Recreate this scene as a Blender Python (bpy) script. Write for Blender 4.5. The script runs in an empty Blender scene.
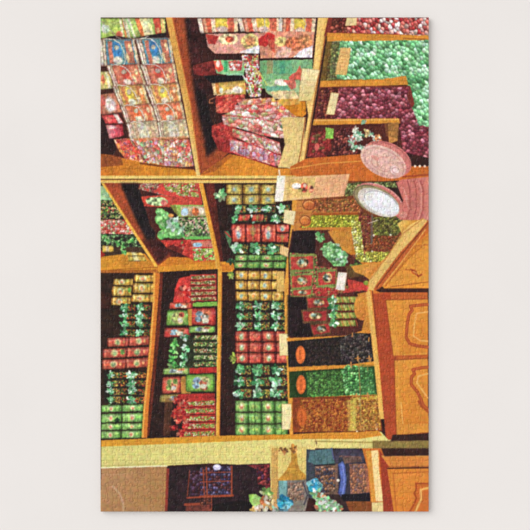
import bpy, math, random
import numpy as np
random.seed(7)
rng = np.random.default_rng(11)

# ---------------------------------------------------------------- dimensions
U = 0.00155                                   # metres per drawing unit of the print
X0, X1, Y0, Y1 = 100.5, 428.8, 17.3, 511.7    # the puzzle's outline in drawing units
NX, NY = 26, 39                               # pieces across / down
SS = 3                                        # print cells per unit
TOP = 0.0085                                  # puzzle thickness in metres
W = int(round((X1-X0)*SS)); H = int(round((Y1-Y0)*SS))
dx = (X1-X0)/W; dy = (Y1-Y0)/H
gx = X0+(np.arange(W)+.5)*dx; gy = Y0+(np.arange(H)+.5)*dy
GX, GY = np.meshgrid(gx, gy)
ink = np.zeros((H, W, 3)); own = np.zeros((H, W), dtype=np.int32)

def vnoise(scale, seed):
    r = np.random.default_rng(seed)
    nh, nw = int((Y1-Y0)/scale)+3, int((X1-X0)/scale)+3
    g = r.random((nh, nw))
    fx = (GX-X0)/scale; fy = (GY-Y0)/scale
    ix = fx.astype(int); iy = fy.astype(int); tx = fx-ix; ty = fy-iy
    tx = tx*tx*(3-2*tx); ty = ty*ty*(3-2*ty)
    return (g[iy,ix]*(1-tx)+g[iy,ix+1]*tx)*(1-ty)+(g[iy+1,ix]*(1-tx)+g[iy+1,ix+1]*tx)*ty
N1, N2, N4, N9, N25 = vnoise(.9,1), vnoise(1.8,2), vnoise(4,3), vnoise(9,4), vnoise(25,5)
M2, M4 = vnoise(1.7,6), vnoise(3.6,7)

# ---------------------------------------------------------------- registry of printed parts
REG = [dict(name='printed_shop_interior', label='dark background of the printed sweet shop picture', parent=None, group=None, kind=None)]
def part(name, label=None, parent=None, group=None, kind=None):
    REG.append(dict(name=name, label=label, parent=parent, group=group, kind=kind)); return len(REG)-1

# ---------------------------------------------------------------- drawing tools (units; colours 0..255)
def C3(c): return np.array(c, float)/255
def Z(crop, pts):
    ox, oy, k = crop
    return [(ox+x*k, oy+y*k) for x, y in pts]
K1 = 110/530
A=(90,5,K1); B=(190,5,K1); D=(90,105,K1); E=(190,105,K1); G=(90,205,K1); Hc=(190,205,K1); J=(90,305,K1); K=(190,305,K1)
Cc=(290,5,150/530); F=(290,130,150/530); I=(280,250,160/530); L=(90,405,120/530); M=(200,405,120/530); Nc=(315,400,125/530)

def box(pts, pad=1):
    xs=[p[0] for p in pts]; ys=[p[1] for p in pts]
    i0=max(0,int((min(xs)-pad-X0)/dx)); i1=min(W,int((max(xs)+pad-X0)/dx)+2)
    j0=max(0,int((min(ys)-pad-Y0)/dy)); j1=min(H,int((max(ys)+pad-Y0)/dy)+2)
    if i1<=i0 or j1<=j0: return None
    return (slice(j0,j1), slice(i0,i1))
def inside(x, y, pts):
    m = np.zeros(x.shape, bool); n=len(pts)
    for a in range(n):
        xa,ya=pts[a]; xb,yb=pts[(a+1)%n]
        if ya==yb: continue
        c=((ya>y)!=(yb>y)) & (x < (xb-xa)*(y-ya)/(yb-ya)+xa)
        m^=c
    return m
def rect(x0,y0,x1,y1): return [(x0,y0),(x1,y0),(x1,y1),(x0,y1)]
def put(s, m, col, pid=None, a=1.0):
    """col: (h,w,3) or (3,), m: mask bool or float"""
    mm=(m.astype(float)*a)[...,None]
    ink[s]=ink[s]*(1-mm)+col*mm
    if pid is not None: own[s]=np.where(m>0.5, pid, own[s])
def soften(m,sg):
    r=int(3*sg+1); k=np.exp(-.5*(np.arange(-r,r+1)/sg)**2); k/=k.sum(); a=m.astype(float)
    for ax in (0,1):
        p=np.pad(a,[(r,r) if d==ax else (0,0) for d in range(2)]); o=np.zeros_like(a)
        for i,w in enumerate(k): o+=w*(p[i:i+a.shape[0]] if ax==0 else p[:,i:i+a.shape[1]])
        a=o
    return a
def poly(pts, col, pid=None, a=1.0, to=None, ax=None, n=.12, streak=0, soft=0):
    """filled outline; to+ax=(x0,y0,x1,y1): second colour and gradient axis; n: mottling"""
    s=box(pts,1+2.5*soft)
    if s is None: return
    x,y=GX[s],GY[s]; m=inside(x,y,pts)
    if soft: m=soften(m,soft*SS)
    c=np.broadcast_to(C3(col),x.shape+(3,)).copy()
    if to is not None:
        if ax is None: ax=(pts[0][0],pts[0][1],pts[2][0],pts[2][1])
        vx,vy=ax[2]-ax[0],ax[3]-ax[1]; t=np.clip(((x-ax[0])*vx+(y-ax[1])*vy)/(vx*vx+vy*vy),0,1)[...,None]
        c=c*(1-t)+C3(to)*t
    k=1+n*.65*((N2[s]-.5)*1.0+(N4[s]-.5)*1.1+(N9[s]-.5)*.8)
    if streak=='h': k=k+.05*(np.sin(y*2.3+3*N9[s])*.5+np.sin(y*5.1)*.3)
    if streak=='v': k=k+.05*(np.sin(x*2.3+3*N9[s])*.5+np.sin(x*5.1)*.3)
    put(s,m,c*k[...,None],pid,a)
def line(pts, w, col, pid=None, a=1.0):
    s=box(pts,w+1)
    if s is None: return
    x,y=GX[s],GY[s]; d=np.full(x.shape,1e9)
    for (xa,ya),(xb,yb) in zip(pts[:-1],pts[1:]):
        vx,vy=xb-xa,yb-ya; L2=vx*vx+vy*vy+1e-9
        t=np.clip(((x-xa)*vx+(y-ya)*vy)/L2,0,1)
        d=np.minimum(d,np.hypot(x-xa-t*vx,y-ya-t*vy))
    put(s,np.clip((w/2-d)/.35+.5,0,1),C3(col),pid,a)
def ell(cx,cy,rx,ry,col,pid=None,rot=0,a=1.0,to=None,n=.1,inner=0,half=None):
    """ellipse; to: colour at the lower right; inner: ring; """
    R=max(rx,ry); s=box([(cx-R,cy-R),(cx+R,cy+R)])
    if s is None: return
    x,y=GX[s]-cx,GY[s]-cy; c,sn=math.cos(math.radians(rot)),math.sin(math.radians(rot))
    u=(x*c+y*sn)/rx; v=(-x*sn+y*c)/ry; r=np.hypot(u,v)
    m=np.clip((1-r)*min(rx,ry)/.35+.5,0,1)
    if inner: m=m*np.clip((r-inner)*min(rx,ry)/.35+.5,0,1)
    cc=np.broadcast_to(C3(col),x.shape+(3,)).copy()
    if to is not None:
        t=np.clip((u+v)/2.2+.5,0,1)[...,None]; cc=cc*(1-t)+C3(to)*t
    put(s,m,cc*(1+n*(N2[s]-.5)*2)[...,None],pid,a)
def arc(cx,cy,rx,ry,a0,a1,w,col,rot=0,pid=None,a=1.0):
    c,sn=math.cos(math.radians(rot)),math.sin(math.radians(rot)); p=[]
    for k in range(15):
        t=math.radians(a0+(a1-a0)*k/14); x,y=rx*math.cos(t),ry*math.sin(t); p.append((cx+x*c-y*sn,cy+x*sn+y*c))
    line(p,w,col,pid,a)
def cells(pts, size, pal, pid=None, a=1.0, hi=.5, gap=.35, seed=0, asp=1.0, rot=0, gapcol=(30,12,10), shade=1.0, hic=(255,255,250)):
    """pile of small round sweets: jittered cellular pattern with lit tops and dark gaps"""
    s=box(pts)
    if s is None: return
    x,y=GX[s],GY[s]; m=inside(x,y,pts)
    c,sn=math.cos(math.radians(rot)),math.sin(math.radians(rot))
    u=(x*c+y*sn)/(size*asp); v=(-x*sn+y*c)/size
    iu=np.floor(u).astype(int); iv=np.floor(v).astype(int)
    def hsh(i,j,k):
        h=(i*374761393+j*668265263+(k+seed*31)*974634777)&0xffffffff
        h=((h^(h>>13))*1274126177)&0xffffffff
        return ((h^(h>>16))&0xffff)/65535.0
    best=np.full(x.shape,9.); sec=np.full(x.shape,9.); bi=np.zeros(x.shape); du=np.zeros(x.shape); dv=np.zeros(x.shape); br=np.zeros(x.shape)
    for a_ in (-1,0,1):
        for b_ in (-1,0,1):
            ci,cj=iu+a_,iv+b_
            pu=ci+.5+.62*(hsh(ci,cj,1)-.5)*1.3; pv=cj+.5+.62*(hsh(ci,cj,2)-.5)*1.3
            d=np.hypot(u-pu,v-pv); h3=hsh(ci,cj,3); h4=hsh(ci,cj,4)
            up=d<best; sec=np.where(up,best,np.minimum(sec,d))
            best=np.where(up,d,best); bi=np.where(up,h3,bi); br=np.where(up,h4,br); du=np.where(up,u-pu,du); dv=np.where(up,v-pv,dv)
    P=np.array(pal,float)/255; col=P[np.clip((bi*len(P)).astype(int),0,len(P)-1)]
    col=col*(.8+.45*br)[...,None]*shade
    lit=np.clip(.5-(du+dv)*1.1,0,1)*1.0; col=col*(.72+.56*lit)[...,None]
    h=np.clip(1-np.hypot(du+.18,dv+.18)/.22,0,1)*hi*(br>.35); col=col*(1-h[...,None])+C3(hic)*h[...,None]
    g=np.clip((sec-best)/gap,0,1) if gap>0 else np.ones(x.shape); g=g[...,None]**.45
    col=col*g+C3(gapcol)*(1-g)
    put(s,m,col,pid,a)
def uvq(q, s):
    """inverse bilinear of the quad q (left-top, right-top, right-bottom, left-bottom)"""
    p0,p1,p2,p3=[np.array(p,float) for p in q]
    x,y=GX[s],GY[s]; u=np.full(x.shape,.5); v=np.full(x.shape,.5)
    e,f,g=p1-p0,p3-p0,p0-p1+p2-p3
    for _ in range(5):
        rx=p0[0]+u*e[0]+v*f[0]+u*v*g[0]-x; ry=p0[1]+u*e[1]+v*f[1]+u*v*g[1]-y
        a=e[0]+v*g[0]; b=f[0]+u*g[0]; c=e[1]+v*g[1]; d=f[1]+u*g[1]; det=a*d-b*c; det=np.where(abs(det)<1e-6,1e-6,det)
        u=u-(d*rx-b*ry)/det; v=v-(-c*rx+a*ry)/det
    return u,v
def item(q, base, pid=None, bands=(), pats=(), round_=.55, rnd=.0, mott=.25, dark=(20,8,6), grain=.0, gpal=None, a=1.0, pk=None):
    """a printed tin or box lying along the quad: bands (u0,u1,col), patches (kind,u,v,ru,rv,col)"""
    s=box(q)
    if s is None: return
    u,v=uvq(q,s); m=(u>=0)&(u<=1)&(v>=0)&(v<=1)
    if rnd>0:
        uu=np.maximum(abs(u-.5)-(.5-rnd*.6),0)/(rnd*.6); vv=np.maximum(abs(v-.5)-(.5-rnd),0)/rnd
        m&=(uu*uu+vv*vv)<1
    c=np.broadcast_to(C3(base),u.shape+(3,)).copy()
    if gpal is not None:
        P=np.array(gpal,float)/255; k=np.clip(((N2[s]*.6+M2[s]*.6-.1)*len(P)).astype(int),0,len(P)-1)
        c=c*(1-grain)+P[k]*grain
    for (u0,u1,bc) in bands:
        w=((u>=u0)&(u<u1))[...,None]*.92; c=c*(1-w)+C3(bc)*w
    for (k,cu,cv,ru,rv,pc) in pats:
        if k=='e': w=np.clip((1-np.hypot((u-cu)/ru,(v-cv)/rv))*3,0,1)
        else: w=((abs(u-cu)<ru)&(abs(v-cv)<rv)).astype(float)
        w=w[...,None]*.9; c=c*(1-w)+C3(pc)*w
    vv=np.clip(v,0,1); sh=(1-round_)+round_*np.sqrt(np.clip(np.sin(np.pi*vv),0,1))*1.15
    hl=np.clip(1-abs(vv-.3)/.13,0,1)*.16*round_*2
    c=c*sh[...,None]; c=c+hl[...,None]*(1-c)
    c=c*(1+mott*((N2[s]-.5)*1.3+(N1[s]-.5)*.5))[...,None]
    ed=np.clip(np.minimum(vv,1-vv)/.08,0,1)[...,None]*.7+.3; c=c*ed+C3(dark)*(1-ed)
    put(s,m,c,pid,a)
def sub(q,u0,v0,u1,v1):
    def P(u,v):
        return tuple((1-u)*(1-v)*q[0][k]+u*(1-v)*q[1][k]+u*v*q[2][k]+(1-u)*v*q[3][k] for k in (0,1))
    return [P(u0,v0),P(u1,v0),P(u1,v1),P(u0,v1)]
def bow(cx,cy,r,pal,pid=None,n=7,seed=1,ang=0,spread=360,thin=.33):
    R=random.Random(seed+int(cx*7+cy*13))
    n=int(n*1.5)
    for k in range(n):
        t=math.radians(ang+spread*(k+.5)/n-spread/2+R.uniform(-25,25)); L_=r*R.uniform(.45,1.2); w=r*thin*R.uniform(.7,1.2)
        ex,ey=cx+L_*math.cos(t),cy+L_*math.sin(t); nx,ny=-math.sin(t)*w,math.cos(t)*w
        mx,my=cx+.62*L_*math.cos(t),cy+.62*L_*math.sin(t)
        c=R.choice(pal); f_=R.uniform(.55,1.12); c=tuple(v*f_ for v in c); poly([(cx,cy),(mx+nx,my+ny),(ex+nx*.6,ey+ny*.6),(ex-nx*.2,ey-ny*.2),(mx-nx,my-ny)],c,pid,n=.3)
        c2=tuple(min(255,v*1.3+30) for v in c); line([(cx,cy),(ex,ey)],.45,c2,None,.6)
    ell(cx,cy,r*.22,r*.22,pal[0],pid)
def wood(pts,col,pid,to=None,ax=None,st='h',n=.13): poly(pts,col,pid,to=to,ax=ax,streak=st,n=n)
# ================================================================ THE PRINT
s7=70/530
a1=(98,15,s7); a2=(98,80,s7); b1=(190,60,s7); b2=(250,15,s7); b3=(250,80,s7); d1=(135,180,80/530); d2=(98,180,60/530)
MINT=[(70,146,84),(124,204,140),(184,235,194),(40,104,56),(228,248,228),(94,172,104)]
GRN=[(60,150,60),(110,190,90),(40,110,45),(150,215,120)]
REDS=[(200,40,35),(225,80,60),(150,20,25),(240,130,100)]
MIX=[(235,225,205),(225,90,70),(120,185,140),(200,150,190),(240,200,90),(205,50,45),(250,245,235),(150,120,150)]
RG=[(205,60,50),(120,170,70),(190,200,110),(225,110,80),(70,120,60),(235,215,170),(160,40,40)]
# ground
poly(rect(100,17,429,512),(42,18,16),0,n=.5)
# ---- upper left bay: back wall, floor
bay=part('printed_shelf_bay','printed upper left shelf bay with dark back')
poly([(100,17),(168,17),(198,176),(100,176)],(60,26,20),bay,n=.5)
poly(Z(D,[(50,225),(90,240),(150,255),(420,300),(500,310),(525,345),(50,345)]),(196,106,28),bay,to=(205,130,30),ax=(100,150,190,176),n=.22,streak='h')
poly(Z(D,[(50,225),(150,250),(160,290),(50,300)]),(120,50,28),bay,a=.7,n=.4)
poly(Z(D,[(50,60),(80,80),(130,215),(110,240),(50,235)]),(34,16,16),bay,n=.6)
# packed tins of the upper left bay
tg='printed clip-top tins'
def clip(pts,w=.8,c=(225,225,215),pid=None):
    line(pts,w+.7,(70,50,40),pid,.45); line(pts,w,c,pid)
def bigtin(q,base,label,bands,pats,hoop=None,mott=.3,gpal=None,grain=0):
    t=part('printed_clip_top_tin',label,group=None)
    item(q,base,t,bands,pats,round_=.28,mott=mott,gpal=gpal,grain=grain)
    if hoop:
        h=part('printed_wire_clip',None,parent=t); clip(hoop,pid=h)
    return t
# row a: green tins
bigtin(Z(a1,[(15,20),(225,20),(260,175),(15,185)]),(160,184,84),'printed lime green tin at the upper left corner of the puzzle',
   [(.0,.06,(120,170,90)),(.68,.75,(225,220,180)),(.78,.84,(225,130,80)),(.86,.95,(232,222,190))],
   [('e',.18,.5,.16,.28,(190,205,190)),('e',.62,.8,.12,.2,(214,90,70)),('e',.28,.25,.2,.12,(160,190,90))])
bigtin(Z(a1,[(205,20),(505,20),(515,140),(265,180)]),(164,188,96),'printed lime green tin with red motifs beside the yellow shelf edge',
   [(.0,.05,(150,180,120)),(.05,.1,(228,220,190)),(.24,.36,(222,110,60)),(.36,.62,(216,214,150)),(.70,.88,(206,60,45)),(.9,.97,(225,190,110))],
   [('e',.46,.5,.1,.4,(232,222,176)),('e',.78,.75,.06,.2,(230,170,110))])
poly(Z(a1,[(20,180),(130,155),(260,180),(400,150),(515,132),(520,190),(300,195),(120,200),(20,200)]),(32,22,24),bay,n=.5)
clip(Z(a1,[(15,40),(55,70),(100,120),(140,165),(200,190)]),.5,(200,180,160))
clip(Z(a1,[(185,20),(195,60),(225,150),(255,185),(330,182),(380,160)]),.6)
# row b: blue
T1=(95,10,170/530)
bigtin(Z(T1,[(15,190),(42,190),(60,245),(15,250)]),(206,190,110),'printed yellow tin cut by the left edge of the picture',[(.6,.8,(225,220,180))],[('e',.3,.4,.2,.3,(205,90,60))])
bigtin(Z(T1,[(15,262),(62,255),(85,322),(15,328)]),(190,110,84),'printed red and white tin cut by the left edge of the picture',[(0,.15,(170,80,60))],[('e',.55,.55,.32,.42,(226,222,214)),('e',.2,.3,.15,.3,(180,80,70))])
def clasp(q,base,lab,c1,c2,badge,pat=(226,205,150)):
    t=part('printed_clip_top_tin',lab)
    item(q,base,t,[(.0,.03,(120,80,60)),(.03,.09,(228,216,196)),(.09,.11,(120,84,66)),(.11,.16,(222,196,170)),(.16,.18,(130,84,60)),(.93,1,(214,190,150))],
      [('r',.30,.5,.06,.42,c1),('e',.47,.40,.15,.36,c2),('e',.47,.80,.14,.18,(226,218,196)),('r',.80,.5,.10,.42,c1),('e',.84,.35,.06,.18,pat),('e',.72,.7,.05,.22,pat)],round_=.22,mott=.28,dark=(110,60,44))
    bx,by=sub(q,.47,.33,1,1)[0]; b=part('printed_tin_picture',None,parent=t); ell(bx,by,2.3,2.3,tuple(v*.88 for v in badge),b); ell(bx,by,2.6,2.6,(120,100,90),None,inner=.82,a=.5)
    h=part('printed_wire_clip',None,parent=t); P=lambda u,v: sub(q,u,v,1.0,1.0)[0]
    pts=[P(.16,.02),P(.24,.0),P(.42,.03),P(.56,.16),P(.64,.42),P(.66,.75),P(.60,.96),P(.48,1.05),P(.34,1.04)]
    line(pts,1.3,(110,84,70),None,.35); line(pts,.75,(232,226,214),h)
    line([P(.02,0),P(.03,.5),P(.02,1.02)],.45,(80,50,40),None,.6)
V=[('blue',(84,134,150),(196,104,76),(50,120,180),(196,190,176)),('red',(196,96,74),(206,120,90),(200,70,56),(206,170,156)),('yellow',(205,160,84),(206,120,70),(220,196,70),(222,205,170)),('orange',(206,128,90),(214,104,66),(222,96,50),(220,200,170)),('cream',(196,180,146),(190,160,120),(206,196,170),(226,220,206))]
Q=[(([(12,90),(122,88),(140,172),(16,176)]),([(124,88),(235,85),(247,168),(148,180)])),
   (([(34,172),(136,168),(160,234),(58,240)]),([(138,170),(248,165),(260,229),(163,240)])),
   (([(52,236),(152,230),(172,297),(76,302)]),([(154,234),(260,226),(270,290),(178,300)])),
   (([(76,298),(174,290),(192,348),(96,354)]),([(176,294),(270,284),(282,342),(194,352)])),
   (([(96,350),(192,344),(202,402),(108,408)]),([(192,348),(282,338),(294,400),(200,405)]))]
for v,(ql,qr) in zip(V,Q):
    clasp(Z(T1,ql),v[1],'printed %s clip-top tin, left one of its row'%v[0],v[2],v[3],v[4]); clasp(Z(T1,qr),v[1],'printed %s clip-top tin beside the yellow shelf edge'%v[0],v[2],v[3],v[4])
# red jars left
bigtin(Z(a2,[(25,265),(150,255),(195,330),(60,335)]),(196,60,60),'printed red tin partly hidden at the left of the fifth row',[(.72,.95,(225,205,195))],[('e',.3,.5,.2,.3,(220,110,100))])
bigtin(Z(D,[(75,95),(155,90),(165,150),(95,165)]),(196,70,80),'printed glossy red tin with a pale rim above the bagged sweets',[(0,.2,(216,130,130)),(.8,1,(150,30,40))],[('e',.35,.2,.3,.14,(240,200,196)),('e',.3,.6,.2,.3,(214,110,120))])
# bagged sweets below
def sack(pts,lab,pal,seed,size=1.9,base=None):
    t=part('printed_bag_of_sweets',lab); cells(pts,size*2.0,pal,t,hi=.45,gap=.28,seed=seed,gapcol=(170,60,50),asp=1.5,rot=seed*23)
    cells(pts,size*1.0,pal,t,hi=.8,gap=.3,seed=seed+50,gapcol=(120,50,50),a=.32); return t
def foils(pts,pal,n,r,seed,pid):
    R=random.Random(seed); xs=[p[0] for p in pts]; ys=[p[1] for p in pts]; k=0
    while k<n:
        x,y=R.uniform(min(xs),max(xs)),R.uniform(min(ys),max(ys))
        if inside(np.array([[x]]),np.array([[y]]),pts)[0,0]:
            bow(x,y,r*R.uniform(.6,1.2),[R.choice(pal) for _ in range(3)],pid,5,seed+k); k+=1
q=Z(D,[(115,165),(190,160),(235,215),(265,280),(170,260),(130,205)])
t=sack(q,'printed bag of red and orange wrapped sweets at the left',[(215,60,40),(225,140,60),(205,90,80),(232,190,150),(200,40,50)],3); foils(q,[(225,70,50),(240,170,80),(205,110,140)],14,2.6,5,t)
PST=[(222,212,190),(214,90,70),(110,175,120),(190,140,180),(232,170,90),(205,60,55),(240,236,226),(160,130,90)]
for (q,lab,sd) in ((Z(D,[(200,165),(330,160),(345,225),(350,290),(270,275),(235,215)]),'printed clear bag of pastel wrapped sweets, left of three',11),
                 (Z(D,[(325,165),(410,175),(435,300),(350,290),(345,225)]),'printed clear bag of pastel wrapped sweets, middle of three',12),
                 (Z(D,[(405,165),(478,165),(500,295),(435,300)]),'printed clear bag of pastel wrapped sweets beside the yellow shelf edge',13)):
    t=sack(q,lab,PST,sd,1.7); foils(q,PST,16,2.0,sd,t)
poly(Z(D,[(200,160),(470,150),(475,172),(330,170),(250,175)]),(206,100,40),None,a=.45,n=.5)
poly(Z(D,[(240,275),(350,292),(500,303),(500,312),(350,300),(240,285)]),(90,36,24),bay,a=.8)
# ---- upright between upper bays
up=part('printed_shelf_upright','printed red brown upright between the two upper bays')
poly([(172,17),(197,17),(212,118),(232,150),(202,176),(198,176),(186,105)],(150,62,30),up,n=.3,streak='v')
poly([(184,15),(199,15),(207,60),(206,80),(213,118),(222,140),(216,150),(206,158),(204,140),(195,100)],(20,12,14),None,n=.9,soft=1.6); poly([(176,40),(183,40),(196,110),(192,110)],(150,56,28),None,a=.5,soft=1.2)
poly(Z(B,[(0,0),(35,60),(50,160),(120,210),(120,330),(60,420),(0,330)]),(90,28,26),None,a=.45,n=.8,soft=2)
poly([(197,140),(205,150),(205,168),(200,176),(198,170)],(150,60,30),up,a=.8)
fe=part('printed_shelf_edge','printed pale yellow shelf edge slanting down from the top left')
poly([(165.5,17),(172.5,17),(191,105),(200.5,176),(196.5,176),(184,105)],(232,200,120),fe,to=(210,150,64),ax=(168,60,176,58),n=.12)
line([(172.3,17),(190.8,105),(200,172)],1.0,(196,96,40),fe)
# ---- upper middle bay
bay2=part('printed_shelf_bay','printed upper middle shelf bay with orange floor')
poly([(197,17),(325,17),(300,176),(201,176),(229,154),(207,100),(200,60)],(44,18,16),bay2,n=.5)
poly(Z(E,[(50,335),(190,235),(260,250),(420,305),(490,305),(530,300),(530,345),(50,345)]),(196,108,26),bay2,to=(214,130,34),n=.2,streak='h')
poly(Z(E,[(60,335),(100,300),(190,235),(210,240),(120,320)]),(140,60,26),bay2,a=.6,n=.3)
poly(Z(b1,[(20,40),(190,0),(220,110),(100,120),(30,110)]),(110,32,30),bay2,n=.6)
poly(Z(E,[(105,100),(220,60),(230,200),(195,235),(140,220),(105,150)]),(140,36,32),bay2,n=.55)
# gift tins on the top row
def striped(q,lab):
    t=part('printed_clip_top_tin',lab)
    item(q,(216,150,116),t,[(.0,.1,(225,205,190)),(.1,.14,(140,80,60)),(.2,.32,(206,80,55)),(.32,.42,(228,205,170)),(.74,.9,(200,86,60)),(.9,1,(214,190,150))],
      [('r',.58,.35,.15,.3,(224,196,60)),('e',.58,.8,.15,.3,(222,190,180))],round_=.2,mott=.3); return t
striped(Z(B,[(35,62),(230,60),(232,130),(50,138)]),'printed striped red and cream tin at the left of the top shelf')
striped(Z(B,[(228,62),(435,60),(440,135),(245,130)]),'printed striped red tin with a yellow patch on the top shelf')
striped(Z(b2,[(215,20),(500,20),(490,150),(215,160)]),'printed striped red tin at the right of the top shelf')
clip(Z(b2,[(400,20),(425,70),(405,130),(360,168),(280,160)]),.6); clip(Z(b2,[(110,30),(118,110),(85,150),(60,155)]),.6); clip(Z(b2,[(230,20),(225,90),(240,150)]),.8)
def bigbag(pts,base,lab,pats,n=.3):
    t=part('printed_gift_pack',lab); poly(pts,base,t,n=n)
    for p in pats:
        if p[0]=='e': ell(*p[1:6],t,*(p[6:]),n=.4)
        else: poly(p[1],p[2],t,n=.45)
    return t
bigbag(Z(B,[(75,140),(330,135),(335,232),(120,235),(85,200)]),(214,150,130),'printed pink and red gift pack on the top shelf, left one',
  [('p',Z(B,[(75,140),(140,150),(120,190),(90,190)]),(180,50,44)),('e',*Z(B,[(185,165)])[0],10,5.5,(226,200,150)),('e',*Z(B,[(190,165)])[0],4,3,(206,90,60)),('e',*Z(B,[(290,175)])[0],9,8,(200,180,110)),('e',*Z(B,[(290,175)])[0],5,5,(190,130,80)),('p',Z(B,[(235,230),(335,190),(335,235)]),(220,216,220))])
t=bigbag(Z(B,[(330,135),(400,125),(600,130),(590,250),(340,258)]),(216,140,110),'printed pink and red gift pack on the top shelf, right one',
  [('p',Z(b2,[(65,180),(140,130),(190,150),(180,200),(120,240),(70,230)]),(186,40,38)),('p',Z(b2,[(130,180),(190,190),(190,290),(150,260)]),(200,80,60)),('e',*Z(b2,[(235,200)])[0],6,5,(226,200,120)),
   ('e',*Z(b2,[(335,220)])[0],9,7,(206,110,70)),('e',*Z(b2,[(420,200)])[0],7,7,(206,130,80)),('p',Z(b2,[(240,240),(320,250),(290,325),(180,320)]),(226,180,160)),('p',Z(b2,[(330,320),(380,270),(475,230),(470,325)]),(226,218,222))])
for k in range(9): line(Z(b2,[(200+32*k,190),(196+32*k,300)]),.35,(190,90,70),t,.6)
line(Z(b2,[(70,335),(470,328)]),1.4,(30,12,12),bay2)
# green box
gb=part('printed_gift_pack','printed green and red gift box left of the ribboned sweets')
poly(Z(b1,[(180,0),(420,0),(410,120),(250,110),(200,100)]),(126,178,120),gb,n=.3); poly(Z(b1,[(180,10),(230,0),(255,70),(215,95),(190,60)]),(220,80,60),gb,n=.3)
ell(*Z(b1,[(212,30)])[0],2,3.5,(236,214,200),gb); poly(Z(b1,[(255,0),(285,5),(280,90),(255,90)]),(60,150,90),gb,n=.3)
cells(Z(b1,[(290,5),(400,0),(390,80),(300,80)]),2.2,[(226,190,180),(200,90,80),(225,225,205),(190,60,60)],gb,gap=.2,seed=4,gapcol=(150,110,90)); poly(Z(b1,[(250,105),(400,100),(400,125),(300,120)]),(140,196,150),gb)
gb=part('printed_gift_pack','printed green gift box with a red and white figure beside the price card')
poly(Z(b2,[(75,345),(475,335),(475,410),(390,410),(388,540),(75,560)]),(116,166,110),gb,n=.25)
for k,c in enumerate([(96,150,96),(150,130,80),(86,150,110),(60,150,116),(90,166,120),(120,170,120)]): poly(Z(b2,[(80+48*k,345),(125+48*k,345),(125+48*k,440),(80+48*k,450)]),c,gb,a=.7)
poly(Z(b2,[(290,470),(350,430),(380,380),(395,440),(380,530),(320,530)]),(196,84,66),gb,n=.5); poly(Z(b2,[(150,520),(200,485),(270,490),(290,530)]),(230,206,190),gb,n=.3)
poly(Z(b3,[(165,0),(380,0),(380,120),(330,150),(160,120),(120,90),(110,40)]),(150,176,120),gb,n=.3)
poly(Z(b3,[(185,0),(260,0),(290,40),(240,45),(190,30)]),(232,222,210),gb,n=.3); poly(Z(b3,[(250,0),(340,0),(350,60),(310,70)]),(200,100,84),gb,n=.4)
poly(Z(b3,[(110,48),(280,45),(300,78),(130,80)]),(96,160,130),gb,n=.3); poly(Z(b3,[(150,90),(340,80),(380,150),(300,158),(180,140)]),(218,196,140),gb,n=.3)
# ribbon cluster
rb=part('printed_ribbon','printed curled white, red and green ribbon hanging in the middle of the top shelf')
q=Z(B,[(245,240),(330,238),(335,330),(350,370),(340,440),(290,445),(265,400),(270,330)])
cells(q,2.0,[(235,230,225),(205,60,60),(225,200,110),(130,160,90),(230,150,140),(245,240,240),(170,30,40),(120,90,60)],rb,gap=.25,seed=21,gapcol=(90,40,40),hi=.7)
line(Z(B,[(275,250),(300,300),(340,330),(335,360)]),1.3,(214,60,60),rb); line(Z(B,[(255,340),(285,380),(300,430)]),1.4,(240,236,232),rb); line(Z(B,[(290,290),(330,320),(370,385)]),1.2,(190,200,90),rb); line(Z(B,[(255,350),(270,370),(290,375)]),1.0,(150,210,130),rb)
# yellow tin + red packets
poly(Z(b1,[(100,120),(400,115),(410,160),(160,175)]),(18,14,18),bay2)
t=part('printed_clip_top_tin','printed yellow and cream tin lying in the dark of the upper middle bay')
item(Z(b1,[(165,175),(415,150),(425,265),(180,270)]),(205,160,70),t,[(0,.1,(225,190,140)),(.1,.2,(190,110,40))],[('e',.25,.6,.08,.25,(235,230,220)),('e',.75,.65,.22,.3,(232,222,205)),('e',.5,.75,.15,.2,(232,210,180))],round_=.4)
line(Z(b1,[(205,270),(270,240),(300,250)]),1,(235,200,150),t)
line(Z(b1,[(185,285),(150,300),(145,325),(175,325)]),.8,(196,110,70),bay2)
t=part('printed_gift_pack','printed orange yellow box under the price card')
poly(Z(b3,[(150,165),(420,160),(425,260),(400,280),(260,270),(190,220)]),(200,116,22),t,n=.25,streak='v'); poly(Z(B,[(380,470),(430,455),(530,450),(530,475),(420,490)]),(206,150,60),t,n=.3)
ROSE=[(224,190,180),(206,80,76),(216,120,110),(232,222,205),(196,60,60),(214,160,150),(140,160,90),(240,236,226)]
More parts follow.
